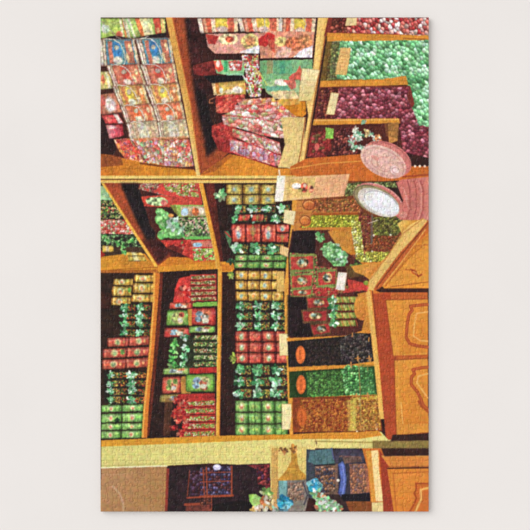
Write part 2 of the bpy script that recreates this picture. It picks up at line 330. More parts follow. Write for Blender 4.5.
bags=[(Z(b1,[(190,275),(290,260),(420,270),(350,330),(335,400),(200,400)]),'printed red foil bag below the yellow tin',[(190,50,40),(206,80,60),(160,30,30),(214,110,80)],2.2),
 (Z(B,[(225,455),(400,445),(440,480),(540,560),(300,540),(240,500)]),'printed clear bag of rose and yellow sweets, uppermost of the bagged sweets',[(224,190,120),(216,110,100),(232,222,205),(226,170,70),(206,70,66),(230,200,180)],2.1),
 (Z(E,[(215,0),(400,0),(440,45),(530,60),(520,130),(400,80),(220,40)]),'printed clear bag of pale sweets under the orange box',ROSE,2.2),
 (Z(E,[(155,50),(215,25),(400,80),(510,110),(450,160),(360,150),(230,110),(160,95)]),'printed clear bag of rose sweets in the middle of the bagged sweets',ROSE,2.2),
 (Z(E,[(205,110),(350,150),(430,180),(440,240),(300,190),(205,150)]),'printed clear bag of rose and green sweets low in the bay',ROSE,2.2),
 (Z(E,[(110,105),(160,95),(205,110),(205,170),(150,180),(105,150)]),'printed plain red bag at the left of the bagged sweets',[(170,36,34),(190,60,50),(140,24,26)],2.6),
 (Z(E,[(190,160),(300,190),(440,245),(505,290),(480,305),(400,290),(250,245),(195,225)]),'printed clear bag of violet and rose sweets lowest in the bay',ROSE+[(150,110,150),(200,170,200)],2.0)]
for k,(q,lab,pal,sz) in enumerate(bags):
    t=sack(q,lab,pal,30+k,sz); foils(q,pal,int(10),2.1,60+k,t)
for q in ([(205,112),(300,140),(430,182)],[(155,50),(300,60),(400,80)],[(190,160),(300,190),(440,245)],[(190,225),(260,250),(420,300)]): line(Z(E,q),1.1,(190,40,44),None,.7)
bow(*Z(E,[(460,110)])[0],5,[(110,170,130),(130,120,180),(205,225,200),(70,110,90)],t,8); bow(*Z(E,[(380,200)])[0],3.5,[(225,225,230),(130,110,150),(190,200,110)],t,7)
# price cards
def card(pts,lab,base=(226,202,140),pats=(),to=None):
    t=part('printed_price_card',lab); poly(pts,base,t,n=.12,to=to)
    line(list(pts)+[pts[0]],.5,(170,110,60),None,.6)
    for p in pats: line(Z(p[0],p[1]),p[2],p[3],t,.75)
    return t
T2=(265,10,170/530)
ps=part('printed_shelf_edge','printed cream shelf edge at the right of the upper middle bay')
pw=part('printed_wooden_panel','printed pale yellow panel below the orange box'); poly(Z(T2,[(50,335),(128,335),(118,440),(100,492),(40,492),(62,420)]),(222,190,116),pw,n=.15,streak='v')
line(Z(T2,[(126,335),(112,440),(100,490)]),1.1,(150,80,36),pw)
poly(Z(T2,[(165,24),(200,24),(185,110),(165,230),(145,350),(122,490),(104,490),(122,400),(135,330),(128,290),(150,180)]),(232,190,104),ps,to=(206,140,50),ax=(318,60,326,61),n=.14,streak='v')
line(Z(T2,[(197,30),(182,115),(162,232),(142,352),(120,490)]),.9,(140,66,24),ps)
card(Z(Cc,[(42,224),(105,230),(76,338),(30,340)]),'printed cream price card on the upper shelf edge',(236,218,168),to=(222,196,120))
for k in range(3): line(Z(Cc,[(52,250+22*k),(90,253+22*k)]),.4,(190,150,90),None,.6)
# ---- top right pick-and-mix bins (upper)
PINK=[(205,110,100),(226,170,160),(190,60,60),(160,40,44),(235,205,200),(210,90,80)]
PEP=[(126,190,136),(156,212,164),(96,164,106),(180,226,188),(80,140,86),(136,200,140)]
BURG=[(126,50,60),(150,66,76),(100,34,44),(180,104,116),(120,40,50)]
def wbin(pts,lab,base=(150,80,30)):
    t=part('printed_sweet_bin',lab); poly(pts,base,t,n=.35); return t
b=wbin(Z(Cc,[(135,45),(490,45),(490,110),(120,110)]),'printed open bin of pink and red sweets at the top right corner',(120,40,30))
sw=part('printed_loose_sweets','printed pink and red wrapped sweets in the top right bin'); cells(Z(Cc,[(190,45),(490,45),(490,112),(430,105),(200,97)]),3.2,PINK,sw,gap=.22,seed=1,hi=.6,asp=1.4,rot=70); 
cells(Z(Cc,[(150,45),(200,45),(200,97),(140,98)]),3,[(110,44,34),(140,60,44),(90,30,24)],sw,gap=.3,seed=2)
b=wbin(Z(Cc,[(130,122),(490,122),(490,200),(420,270),(105,285)]),'printed open bin of mint green sweets at the top right',(110,80,30))
sw=part('printed_loose_sweets','printed mint green wrapped sweets filling the bin and spilling down the right edge')
cells(Z(Cc,[(150,128),(490,120),(490,430),(455,425),(425,350),(412,258),(340,262),(170,262),(140,265)]),3.3,PEP,sw,gap=.22,seed=3,hi=.55,asp=1.45,rot=60,gapcol=(50,110,60),hic=(225,250,230))
cells(Z(Cc,[(145,130),(175,128),(165,262),(125,270)]),3,[(90,90,40),(120,110,50),(80,60,30)],sw,a=.8,gap=.3,seed=4)
b=wbin(Z(Cc,[(105,285),(425,285),(440,350),(395,420),(85,405)]),'printed open bin of burgundy sweets below the mint green ones',(110,40,30))
sw=part('printed_loose_sweets','printed burgundy wrapped sweets filling the bin and spilling down beside the jars')
cells(Z(Cc,[(165,292),(425,290),(412,320),(425,350),(455,425),(490,430),(490,540),(400,520),(385,440),(395,400),(150,404)]),3.3,BURG,sw,gap=.22,seed=5,hi=.5,asp=1.2,rot=40,gapcol=(56,16,24),hic=(235,190,205))
cells(Z(Cc,[(105,292),(175,292),(150,402),(92,402)]),3,[(110,44,40),(80,24,24),(130,60,40)],sw,gap=.25,seed=6,hi=.3)
def rail(pts,lab=None,base=(206,130,40),to=None,name='printed_bin_divider',st='h'):
    t=part(name,lab); poly(pts,base,t,n=.18,streak=st,to=to); return t
rail(Z(Cc,[(130,98),(430,106),(490,108),(490,124),(130,128)]),'printed orange divider below the pink sweets')
line(Z(Cc,[(400,118),(485,121)]),.7,(120,60,20))
rail(Z(Cc,[(108,268),(330,262),(410,250),(418,282),(330,285),(105,290)]),'printed orange divider below the mint green sweets')
rail(Z(Cc,[(85,403),(385,400),(388,418),(80,425)]),'printed orange divider below the burgundy sweets')
line(Z(Cc,[(85,408),(385,404)]),.9,(226,170,90))
card(Z(Cc,[(178,150),(215,153),(200,248),(160,244)]),'printed upright price card on the mint green sweets',(222,176,100))
for k in range(6): line(Z(Cc,[(182-1.8*k,168+12*k),(205-1.8*k,170+12*k)]),.5,(180,100,50),None,.7)
card(Z(Cc,[(145,310),(173,312),(157,388),(127,386)]),'printed price card on the burgundy sweets',(230,206,150))
card(Z(Cc,[(200,45),(237,45),(235,72),(195,74)]),'printed price card on the pink sweets',(226,200,140))
# small bin with packets, under burgundy
b=wbin(Z(Cc,[(75,425),(350,418),(390,440),(400,530),(60,530)]),'printed dark bin with red packets beside the jars',(70,26,20))
poly(Z(Cc,[(345,415),(385,418),(380,480),(350,490)]),(196,130,60),b,n=.3)
t=part('printed_gift_pack','printed red and green packet below the burgundy sweets'); poly(Z(F,[(75,10),(150,-5),(145,70),(125,100),(60,95)]),(120,34,32),t,n=.8); cells(Z(F,[(80,15),(140,5),(135,70),(110,95),(65,90)]),3,[(150,36,36),(110,30,30),(90,90,40),(176,70,60)],t,a=.6,gap=.2,seed=170); poly(Z(F,[(125,-10),(155,-5),(152,30),(125,30)]),(130,180,70),t,n=.3); ell(*Z(F,[(95,60)])[0],2.5,4,(210,90,80),t)
cells(Z(Cc,[(160,440),(230,430),(240,530),(150,530)]),2.6,[(90,30,30),(140,60,50),(60,20,20)],b,seed=8,gap=.3)
t=part('printed_bag_of_sweets','printed bunch of mint, orange and white wrapped sweets beside the jars')
T2=(265,10,170/530)
for k in range(30):
    R=random.Random(k*7+1); th=R.uniform(0,6.28); rr=R.random()**.5; x,y=Z(T2,[(310+52*rr*math.cos(th)-10*rr*math.sin(th),392+48*rr*math.sin(th))])[0]
    pc_=R.choice([(120,180,140),(225,130,80),(226,220,196),(190,70,60),(160,200,170),(226,200,120),(60,110,80)])
    bow(x,y,R.uniform(2.6,4.2),[pc_,pc_,(232,228,210)],t,5,k)
poly(Z(T2,[(372,352),(418,350),(414,400),(378,392)]),(120,76,36),None,a=.6,n=.5)
# ledge below
lg=part('printed_counter_ledge','printed orange wooden ledge behind the jars')
poly(Z(F,[(0,130),(60,100),(250,85),(300,130),(490,128),(490,175),(300,182),(200,182),(0,160)]),(190,92,30),lg,n=.2,streak='h'); line(Z(F,[(0,138),(120,118),(250,110)]),1,(226,150,60),lg); line(Z(F,[(400,165),(490,158)]),1.5,(150,56,30),lg)
for k in range(5): ell(*Z(F,[(425+17*k,128)])[0],1.2,1.2,(240,214,190))
# ---- main horizontal shelf edge
se=part('printed_shelf_edge','printed long pale yellow shelf edge running across below the two upper bays')
poly([(100,175.5),(296,175.5),(296,183.4),(100,183.4)],(228,196,104),se,n=.12,streak='h')
line([(100,179.4),(296,179)],1.0,(70,30,14),se); line([(100,180.6),(296,180.2)],.8,(226,160,60),se); line([(100,183.2),(296,183.2)],.6,(150,90,40),se)
# ---- pick and mix bins (middle right)
poly([(288,181),(380,181),(420,225),(372,292),(372,296),(288,296)],(110,52,26),part('printed_bin_rack','printed wooden rack of sweet bins in the middle'),n=.4)
def bin2(pts,pal,lab,size,seed,tag=None,**k):
    t=part('printed_loose_sweets',lab); cells(pts,size,pal,t,seed=seed,**k)
    if tag:
        g=part('printed_oval_label','printed orange oval label',group='printed oval bin labels'); ell(*tag,g); ell(tag[0],tag[1],tag[2]*.8,tag[3]*.8,tuple(min(255,c*1.12) for c in tag[4]),g)
        for yy in (-.35,0,.35): line([(tag[0]-tag[2]*.1+yy*2,tag[1]-tag[3]*.55),(tag[0]-tag[2]*.1+yy*2,tag[1]+tag[3]*.55)],.4,(130,50,20),g,.7)
    return t
bin2(Z(F,[(190,190),(235,185),(370,182),(380,205),(330,200),(230,230),(195,235)]),[(80,90,40),(110,110,50),(60,70,34),(130,150,80)],'printed dark olive sweets behind the open jar',2.4,40,gap=.3)
bin2(Z(F,[(40,245),(235,243),(240,262),(255,292),(35,293)]),[(150,76,34),(170,90,40),(120,56,30),(140,100,40),(190,110,60)],'printed chestnut brown sweets with an orange oval label',1.7,41,(*Z(F,[(68,268)])[0],6.2,6.2,(196,96,40)),gap=.2,hi=.4)
rail(Z(F,[(20,291),(240,290),(240,300),(20,303)]),'printed thin divider above the lime green sweets',(150,70,24))
bin2(Z(F,[(40,302),(245,300),(240,345),(40,350)]),[(150,150,30),(176,180,40),(120,120,26),(200,200,60)],'printed lime green sweets with an orange oval label',1.9,42,(*Z(F,[(54,324)])[0],5.8,5,(196,100,30)),gap=.2,hi=.6)
rail(Z(F,[(10,345),(220,343),(215,355),(10,358)]),'printed thin divider below the lime green sweets',(196,110,40))
bin2(Z(F,[(250,280),(290,310),(300,440),(262,450),(250,400),(240,330)]),[(120,60,34),(150,80,40),(100,44,26),(130,40,40)],'printed brown sweets in the narrow space beside the yellow sweets',1.8,43,gap=.3)
bin2(Z(F,[(290,308),(385,305),(415,312),(400,350),(375,376),(295,372)]),[(86,84,34),(110,110,40),(66,60,26),(130,130,50)],'printed dark olive sweets below the open jar',1.9,44,gap=.25)
bin2(Z(F,[(290,376),(395,374),(360,425),(290,432),(262,440)]),[(140,60,30),(120,44,24),(160,80,36),(110,60,26)],'printed red brown sweets right of the yellow ones',1.7,45,gap=.25)
bin2(Z(F,[(265,430),(360,430),(330,470),(270,475)]),[(170,170,50),(196,196,70),(140,140,40)],'printed yellow green sweets at the foot of the rack',2.2,46,gap=.25)
YB=[(190,190,70),(215,215,110),(160,160,50),(226,226,150)]
bin2(Z(F,[(215,312),(250,325),(252,350),(262,440),(280,450),(300,470),(235,470),(225,410),(218,360)]),YB,'printed column of pale yellow sweets',2.6,47,gap=.25,hi=.7)
ell(*Z(F,[(295,372)])[0],.8,1.2,(235,230,200)); ell(*Z(F,[(355,372)])[0],.8,1.2,(235,230,200)); ell(*Z(F,[(290,430)])[0],1,1,(235,230,200))
line(Z(F,[(290,300),(288,400)]),1.6,(100,84,74)); line(Z(F,[(275,330),(310,318)]),.7,(210,200,180))
t=part('printed_wooden_panel','printed orange brown panel beside the pale yellow sweets'); poly(Z(F,[(150,355),(215,345),(222,400),(232,440),(190,440),(150,400),(135,375)]),(186,110,30),t,n=.15); 
rail(Z(F,[(240,468),(330,466),(320,485),(200,480)]),'printed orange rail at the foot of the rack',(206,120,40))
# pale yellow rail right
rl=part('printed_counter_rail','printed slanting yellow rail between the sweets and the cupboards')
poly(Z(F,[(380,330),(400,318),(478,310),(320,530),(290,530),(340,465),(400,380)]),(216,176,84),rl,n=.15,to=(190,120,40),ax=(390,240,400,246))
poly(Z(F,[(490,310),(490,360),(345,530),(318,530),(400,420),(470,328)]),(200,92,34),rl,n=.12)
line(Z(F,[(478,322),(400,425),(322,530)]),.7,(110,44,20),rl)
cb0=part('printed_cupboard_door','printed slanting cupboard door at the right edge')
poly(Z(F,[(490,352),(490,560),(330,560)]),(216,128,36),cb0,n=.12,to=(190,100,30),ax=(400,280,428,240))
line(Z(F,[(490,365),(345,530)]),.9,(226,160,70),cb0); line(Z(F,[(435,425),(490,440)]),.8,(150,76,24),cb0)
# the jars
jr=part('printed_sweet_jar','printed tall pink metallic jar with a ribbed body')
poly(Z(F,[(375,185),(395,175),(490,165),(490,320),(470,318),(390,318),(370,300),(400,250)]),(190,100,90),jr,n=.15,to=(196,110,96),ax=(400,180,428,180))
for x,c in ((415,(140,60,56)),(438,(150,66,60)),(455,(226,150,136)),(462,(146,60,56)),(478,(210,126,112)),(487,(236,170,150))): line(Z(F,[(x,180),(x+9,210),(x+9,280),(x-3,316)]),1.0,c,jr,.8)
for y,x0_,x1_ in ((215,400,415),(250,408,420)): line(Z(F,[(x0_,y-10),(x1_,y+30)]),1,(226,160,150),jr,.6)
ell(*Z(F,[(400,300)])[0],4,3.2,(206,130,116),jr)
ld=part('printed_jar_lid','printed pink round jar lid lying open beside the burgundy sweets')
ell(*Z(F,[(343,103)])[0],25.5,16.5,(206,120,110),ld,rot=24,to=(196,106,98)); ell(*Z(F,[(330,112)])[0],24.5,14.5,(226,182,166),ld,rot=26,to=(216,160,146)); ell(*Z(F,[(330,112)])[0],22,12.2,(205,150,138),ld,rot=26); ell(*Z(F,[(330,112)])[0],20.5,11,(222,176,162),ld,rot=26,to=(216,166,152))
ell(*Z(F,[(372,142)])[0],5,4.2,(232,205,196),ld,rot=26); arc(*Z(F,[(374,143)])[0],4,3,0,360,.6,(176,110,104),26,ld); arc(*Z(F,[(338,105)])[0],26,16,215,330,1.0,(170,84,80),24,ld); arc(*Z(F,[(350,125)])[0],13,7,120,250,.5,(180,110,100),26,ld); ell(*Z(F,[(300,98)])[0],4,2,(214,140,128),ld,rot=25)
arc(*Z(F,[(318,125)])[0],10,4,10,200,.5,(176,110,100),30,ld)
jm=part('printed_sweet_jar','printed round white jar mouth with a grey green rim, tipped toward the viewer')
ell(*Z(F,[(312,246)])[0],26,14.5,(196,110,100),jm,rot=24); ell(*Z(F,[(305,250)])[0],25,13.2,(146,130,90),jm,rot=26); ell(*Z(F,[(313,256)])[0],22.5,11.8,(206,196,186),jm,rot=27); ell(*Z(F,[(322,256)])[0],19,10.3,(240,240,244),jm,rot=25,to=(222,222,228),n=.03)
arc(*Z(F,[(305,250)])[0],24,12.6,120,250,.7,(80,64,44),26,jm); arc(*Z(F,[(322,256)])[0],18,9.6,160,330,.8,(150,140,140),25,jm); poly(Z(F,[(270,225),(300,215),(290,250),(268,250)]),(205,205,180),None,a=.4); arc(*Z(F,[(312,246)])[0],25.5,14,230,330,1,(220,150,140),24,jm)
# ---- middle row, far left bay
fb=part('printed_shelf_bay','printed triangular shelf bay at the left edge below the long shelf edge')
poly([(100,183),(104,183),(158,267),(100,268)],(60,40,26),fb,n=.4)
poly(Z(G,[(50,250),(170,235),(265,235),(320,305),(50,315)]),(206,134,34),fb,n=.2,to=(196,120,34),streak='h'); poly(Z(G,[(50,215),(75,240),(50,255)]),(150,30,24),fb)
def clipd(name,q,pal,lab,size,seed,**k):
    t=part(name,lab); cells(q,size,pal,t,seed=seed,**k); return t
LFT=lambda y:102+ (y-183)*.645
def rowq(y0,y1): return [(100,y0),(max(101.5,LFT(y0)),y0),(LFT(y1),y1),(100,y1)]
t=part('printed_sweet_pack','printed pale green pack in the left triangular bay'); poly(rowq(186,200),(136,176,126),t,n=.35)
clipd('printed_sweet_pack',rowq(200,219),[(50,80,40),(130,150,60),(190,70,60),(30,30,24),(210,190,120),(80,120,60)],'printed dark green speckled packs in the left triangular bay',1.5,70,gap=.3)
t=part('printed_sweet_pack','printed red packs with green bows in the left triangular bay'); poly(rowq(219.5,234),(196,84,66),t,n=.4); cells(rowq(220,234),2.3,[(200,60,50),(150,190,130),(226,150,130),(205,90,70),(226,210,190)],t,a=.75,seed=71,gap=.2)
t=part('printed_sweet_pack','printed dark packs with green bows in the left triangular bay'); cells(rowq(234,247),1.8,[(40,60,34),(90,150,80),(30,24,22),(130,180,110),(60,90,50)],t,seed=72)
for x,y in ((104,236),(108,241),(118,243),(123,247),(131,241),(124,252)): bow(x,y,3.4,GRN,t,6)
t=part('printed_sweet_pack','printed yellow tins at the floor of the left triangular bay')
for q in (Z(G,[(60,195),(110,195),(115,225),(60,230)]),Z(G,[(175,225),(245,228),(262,245),(180,245)]),Z(G,[(180,245),(262,245),(275,270),(185,272)])): item(q,(196,160,60),t,[(.3,.6,(214,200,140))],mott=.3)
line([(100,206),(116,206)],.6,(26,18,16),fb); line([(100,219),(124,219)],.8,(26,18,16),fb); line([(100,234),(134,235)],.7,(26,18,16),fb)
# upright 2 (diagonal)
up2=part('printed_shelf_upright','printed red brown upright right of the diagonal shelf edge')
poly([(104,183),(138,183),(140,204),(160,238),(172,256),(168,262),(158,267),(155,266)],(150,60,30),up2,n=.35,streak='v')
T4=(95,170,170/530)
poly(Z(T4,[(78,40),(135,40),(150,95),(190,130),(192,215),(225,235),(228,262),(200,292),(165,230),(120,140)]),(20,14,16),None,n=1,soft=1.1)
poly(Z(G,[(230,170),(320,160),(380,240),(325,290),(290,240)]),(70,24,20),None,a=.7,n=.5,soft=1.2)
e2=part('printed_shelf_edge','printed narrow yellow shelf edge slanting across the left side')
poly([(101.5,183.4),(104.6,183.4),(159,267),(155.2,267.5)],(232,176,64),e2)
line([(104.4,184),(158.8,267)],.6,(176,84,24),e2)
# middle bay with red and green bags
mb=part('printed_shelf_bay','printed shelf bay of red and green bags with an orange floor')
poly([(138,183.5),(200,183.5),(219,262),(219,268),(160,268),(172,256),(150,225)],(60,24,20),mb,n=.5)
poly(Z(G,[(325,295),(385,250),(450,252),(600,262),(620,310),(325,305)]),(206,116,30),mb,n=.18,streak='h')
def pack(q,base,pal,lab,seed,size=1.6,a=.8,win=None):
    t=part('printed_sweet_pack',lab); poly(q,base,t,n=.25)
    cells(win if win else q,size,pal,t,seed=seed,a=a,gap=.2,gapcol=(90,50,40)); return t
pack(Z(d1,[(40,22),(200,22),(220,110),(100,80),(20,60)]),(170,70,60),[(190,60,56),(140,150,110),(205,180,160),(100,40,40)],'printed pink and green bag in the corner under the shelf edge',80)
pack(Z(d1,[(180,22),(425,22),(445,150),(240,110),(130,75)]),(196,60,50),[(205,60,50),(140,175,70),(190,205,120),(110,150,60),(226,200,180)],'printed red pack of green speckled sweets',81,1.7,.85,Z(d1,[(190,24),(410,24),(425,115),(300,105),(200,65)]))
t=pack(Z(d1,[(40,110),(180,100),(445,150),(440,175),(220,180),(60,175)]),(196,60,44),[(196,50,40),(206,80,60)],'printed red pack with an oval green window',82,3,.3)
ell(*Z(d1,[(145,142)])[0],11,4.6,(150,170,120),t,rot=3,n=.7); ell(*Z(d1,[(190,150)])[0],3,3,(206,110,100),t)
t=part('printed_sweet_pack','printed green and yellow pack with a blue and orange picture'); poly(Z(d1,[(250,165),(465,165),(490,240),(280,245)]),(140,176,76),t,n=.2)
poly(Z(d1,[(300,175),(460,175),(478,235),(310,240)]),(196,170,130),t,n=.3); ell(*Z(d1,[(330,212)])[0],3.6,4,(170,200,220),t); ell(*Z(d1,[(400,210)])[0],3.5,4,(214,110,60),t,n=.4); ell(*Z(d1,[(440,205)])[0],2.5,3,(236,220,200),t); 
t=pack(Z(d1,[(250,250),(495,245),(515,385),(330,395),(260,330)]),(120,160,80),[(50,80,40),(190,140,130),(90,140,70),(130,180,100),(30,40,30),(200,190,160)],'printed bag of dark green sweets in the middle bay',83,1.7,.9)
rail(Z(d1,[(320,375),(520,372),(525,392),(330,395)]),None,(100,176,80),name='printed_sweet_pack')
gbow=part('printed_gift_bow','printed big mint green bow on a bag in the middle bay')
for (x,y,rx,ry,r_) in ((170,215,5.5,4,30),(165,260,5,6,0),(185,300,5,4,40),(175,365,4.2,4.5,0),(215,350,9,5,-10),(260,360,10,4.5,5),(205,245,4,6,20)):
    ell(*Z(d1,[(x,y)])[0],rx,ry,(106,176,90),gbow,rot=r_,to=(76,146,70),n=.3); ell(*Z(d1,[(x-4,y-6)])[0],rx*.6,ry*.5,(146,206,126),gbow,rot=r_,n=.3)
bow(*Z(d1,[(255,290)])[0],8,[(130,200,140),(196,235,205),(100,180,110),(226,246,230)],gbow,10); bow(*Z(d1,[(300,330)])[0],5,[(180,226,190),(120,190,120)],gbow,6)
poly(Z(d1,[(190,180),(240,180),(285,240),(270,250),(225,225)]),(40,26,20),mb,n=.4); poly(Z(d1,[(228,165),(262,165),(290,240),(262,215)]),(120,120,50),gbow); ell(*Z(d1,[(238,235)])[0],3,2,(214,150,70),gbow)
t=pack(Z(d1,[(170,400),(520,395),(545,530),(400,540),(330,500),(210,450)]),(196,50,40),[(196,46,40),(214,80,60),(160,30,30)],'printed red pack of green sweets at the floor of the middle bay',84,2.4,.5)
cells(Z(d1,[(380,455),(520,450),(530,530),(390,535)]),1.8,[(130,175,60),(170,205,100),(205,200,150),(190,60,50)],t,seed=85,gap=.2); poly(Z(d1,[(370,405),(520,405),(520,440),(380,450)]),(190,110,90),t,n=.3); ell(*Z(d1,[(415,430)])[0],4.5,2.6,(150,190,214),t)
bow(*Z(d1,[(320,430)])[0],5,REDS+[(120,140,60)],t,7)
poly(Z(G,[(400,190),(450,215),(440,250),(390,250),(350,210)]),(60,20,18),mb,a=.7,n=.6)
# third edge / upright (diagonal then vertical)
rb3=part('printed_shelf_bay','printed tall shelf bay of small tins in the centre')
poly([(203,183),(297,183),(291,240),(286,300),(292,436),(220,436),(222,270)],(36,18,16),rb3,n=.6)
poly([(205,183),(214,183),(222,250),(224,270),(219,270)],(84,28,20),rb3,n=.5)
# horizontal centre board
hb=part('printed_shelf_board','printed orange shelf board at the level of the crossing')
poly(Z(G,[(50,300),(325,298),(620,272),(690,275),(690,322),(340,330),(50,325)]),(210,134,34),hb,n=.15,streak='h')
line(Z(G,[(50,318),(200,306),(325,300)]),.7,(140,66,20),hb); poly(Z(G,[(50,315),(320,310),(340,330),(300,345),(50,350)]),(150,76,26),hb,a=.8,n=.2,streak='h')
poly(Z(Hc,[(140,285),(215,290),(215,312),(150,320)]),(190,110,30),hb,n=.2)
e3=part('printed_shelf_edge','printed orange yellow shelf edge running down the middle to the bottom board')
poly([(199,183.4),(203.5,183.4),(208.5,208),(219,255),(222,275),(221.5,320),(219.5,436),(215.8,436),(217.6,320),(217.6,275),(214.5,255),(205,212)],(222,150,46),e3)
line([(199.6,184),(205.6,212),(215,256),(218,276),(218,320),(216.4,435)],.6,(236,190,90),e3); line([(203.4,184),(208.6,208),(219.2,256),(222,276),(221.5,320),(219.6,435)],.6,(150,66,20),e3)
# ---- centre tall bay rows
def tin(q,base,lab,grp,bands=(),pats=(),nm='printed_small_tin',**k):
    t=part(nm,lab,group=grp); item(q,base,t,bands,pats,**k); return t
def grid(x0,y0,x1,y1,nc,nr,fn,slant=0,gapx=.3,gapy=.3):
    w=(x1-x0)/nc; h=(y1-y0)/nr
    for r in range(nr):
        for c in range(nc):
            o=slant*r
            q=[(x0+c*w+o,y0+r*h+gapy/2),(x0+(c+1)*w-gapx+o,y0+r*h+gapy/2),(x0+(c+1)*w-gapx+o,y0+(r+1)*h-gapy/2),(x0+c*w+o,y0+(r+1)*h-gapy/2)]
            fn(q,r,c)
# yellow tins w/ blue picture (top)
def ytop(q,r,c): tin(q,(190,160,70),'printed yellow tin with a pale blue picture, high in the centre bay','printed yellow tins with blue pictures',[(0,.12,(130,90,30)),(.88,1,(120,90,40))],[('r',.5,.5,.22,.34,(170,160,96)),('e',.5,.5,.15,.24,(140,165,160))],round_=.3,mott=.3)
grid(226,184,242.5,205,1,2,ytop); grid(243,184,260,205,1,2,ytop); grid(260.5,184,276,205,1,2,ytop)
bow(*Z(E,[(150,430)])[0],7,[(120,190,120),(190,225,160),(70,140,80)],part('printed_gift_bow','printed curled green bow at the dark left end of the yellow tins'),8)
def bowrow(x0,y0,x1,y1,nc,nr,lab,grp,dark=(30,26,20),hr=4.2,side=.3,pal=MINT,spk=[(170,130,50),(60,90,40),(200,170,70),(40,30,24),(140,60,40),(90,130,60)],seed=1):
    def fn(q,r,c):
        t=part('printed_tied_packet',lab,group=grp); poly(q,dark,t,n=.4); cells(sub(q,side,.12,1,.88),1.35,spk,t,seed=seed+r*7+c,gap=.3,gapcol=(14,10,8))
        b=part('printed_packet_bow',None,parent=t); x=q[0][0]+(q[1][0]-q[0][0])*side*.8; y=(q[0][1]+q[3][1])/2
        bow(x,y,hr*1.12,pal,b,8,seed+r*5+c*3); bow(x+hr*.3,y,hr*.6,pal,b,6,seed+r*5+c*3+1)
    grid(x0,y0,x1,y1,nc,nr,fn)
bowrow(232,204,290,214,4,1,'printed dark packet with a mint green bow, top row of the centre bay','top row of printed tied packets',seed=3,hr=4.6,side=.5)
bowrow(228,214,287,223,3,1,'printed dark packet with a mint green bow, just above the upper red tins','printed tied packets above the red tins',seed=5,hr=4.6,side=.5)
def rtin(q,r,c): tin(q,(184,62,46),'printed red tin in the upper red row of the centre bay','printed upper red tins',[(0,.1,(120,24,24)),(.1,.16,(225,110,80)),(.86,.92,(225,120,90))],[('e',.5,.5,.3,.42,(206,140,130)),('e',.5,.6,.16,.25,(150,190,190)),('e',.5,.25,.14,.16,(225,190,130))] if c!=1 else [('e',.5,.4,.25,.3,(150,100,60)),('r',.5,.5,.04,.5,(150,130,60))],round_=.35,mott=.3)
for (a_,b_,c_,d_) in ((200,90,265,180),(268,90,338,180),(342,92,412,180)): rtin(Z(Hc,[(a_,b_),(c_,b_),(c_,d_),(a_+2,d_)]),0,0 if a_!=268 else 1)
rtin(Z(Hc,[(414,92),(478,92),(476,133),(414,133)]),0,0); rtin(Z(Hc,[(414,136),(476,136),(474,180),(414,180)]),0,1)
for a_ in (235,300): rtin(Z(Hc,[(a_,45),(a_+55,45),(a_+50,75),(a_-5,80)]),0,1)
bowrow(230,242.5,284,255.5,3,1,'printed dark packet with a mint green bow, between the red and the green tins','printed tied packets below the red tins',seed=7,hr=6,side=.45)
def gtin(lab,grp,base=(104,150,72)):
    def fn(q,r,c):
        P_=[('e',.5,.5,.3,.42,(180,190,110)),('e',.5,.55,.16,.25,(206,120,90)),('e',.5,.4,.1,.14,(226,226,190))] if c%2==0 else [('e',.5,.5,.28,.2,(150,180,80)),('r',.5,.5,.05,.5,(70,120,50))]
        tin(q,base,lab,grp,[(0,.1,(50,90,34)),(.86,1,(60,110,40))],P_,round_=.4,mott=.3)
    return fn
fn=gtin('printed green tin in the upper green rows of the centre bay','printed upper green tins')
grid(235,254.5,286.5,261,4,1,fn); grid(234,261.5,286,268.5,4,1,fn)
t=part('printed_gift_bow','printed round yellow green candy in the dark left of the centre bay'); bow(*Z(Hc,[(195,338)])[0],4.2,[(170,190,70),(205,220,120),(110,150,50)],t,9); bow(*Z(Hc,[(200,268)])[0],4.5,[(40,80,46),(70,120,70),(30,50,34)],t,7); 
poly(Z(Hc,[(165,125),(185,125),(200,165),(195,210),(180,180)]),(70,110,70),t,n=.5); line(Z(Hc,[(170,130),(195,155)]),1.4,(170,50,44),t)
def otin(q,r,c): tin(q,(196,150,54),'printed gold tin in the centre bay just below the shelf board','printed gold tins in the centre bay',[(0,.1,(120,70,20)),(.12,.2,(225,190,90)),(.84,.92,(150,90,30))],[('e',.5,.5,.26,.4,(206,180,120)),('e',.5,.55,.16,.28,(150,175,170) if c%2==0 else (190,120,50))],round_=.45,mott=.3)
grid(235.5,270.5,283.5,280,4,1,otin); grid(235,280.5,283,290,4,1,otin); grid(235.5,291,283.5,301,4,1,otin)
bowrow(235,301,287,331,3,3,'printed dark packet with a mint green bow, below the gold tins','printed tied packets below the gold tins',seed=11,hr=4.6,side=.4)
def rt2(q,r,c): tin(q,(182,66,50),'printed red tin in the lower red block of the centre bay','printed lower red tins',[(0,.1,(110,24,22)),(.1,.2,(214,110,80)),(.88,1,(110,26,24))],[('e',.5,.5,.28,.42,(206,150,110)),('e',.5,.55,.16,.3,(140,170,120)),('e',.5,.4,.08,.12,(232,226,205))] if c%2==0 else [('r',.5,.5,.32,.3,(196,76,62)),('e',.5,.5,.2,.2,(205,110,80))],round_=.4,mott=.28)
grid(235,331,289,363.5,4,3,rt2,slant=.2)
ell(*Z(K,[(205,255)])[0],3.2,6,(150,170,60),part('printed_gift_bow','printed yellow green candy at the left of the lower red tins'),n=.5)
bowrow(233,364,288,399.5,3,3,'printed dark packet with a mint green bow, between the lower red and green tins','printed tied packets above the lower green tins',seed=17,hr=5.6,side=.42)
fn=gtin('printed green tin at the bottom of the centre bay','printed lower green tins',(116,164,80)); grid(235,400.5,288,435.5,4,3,fn,slant=.1)
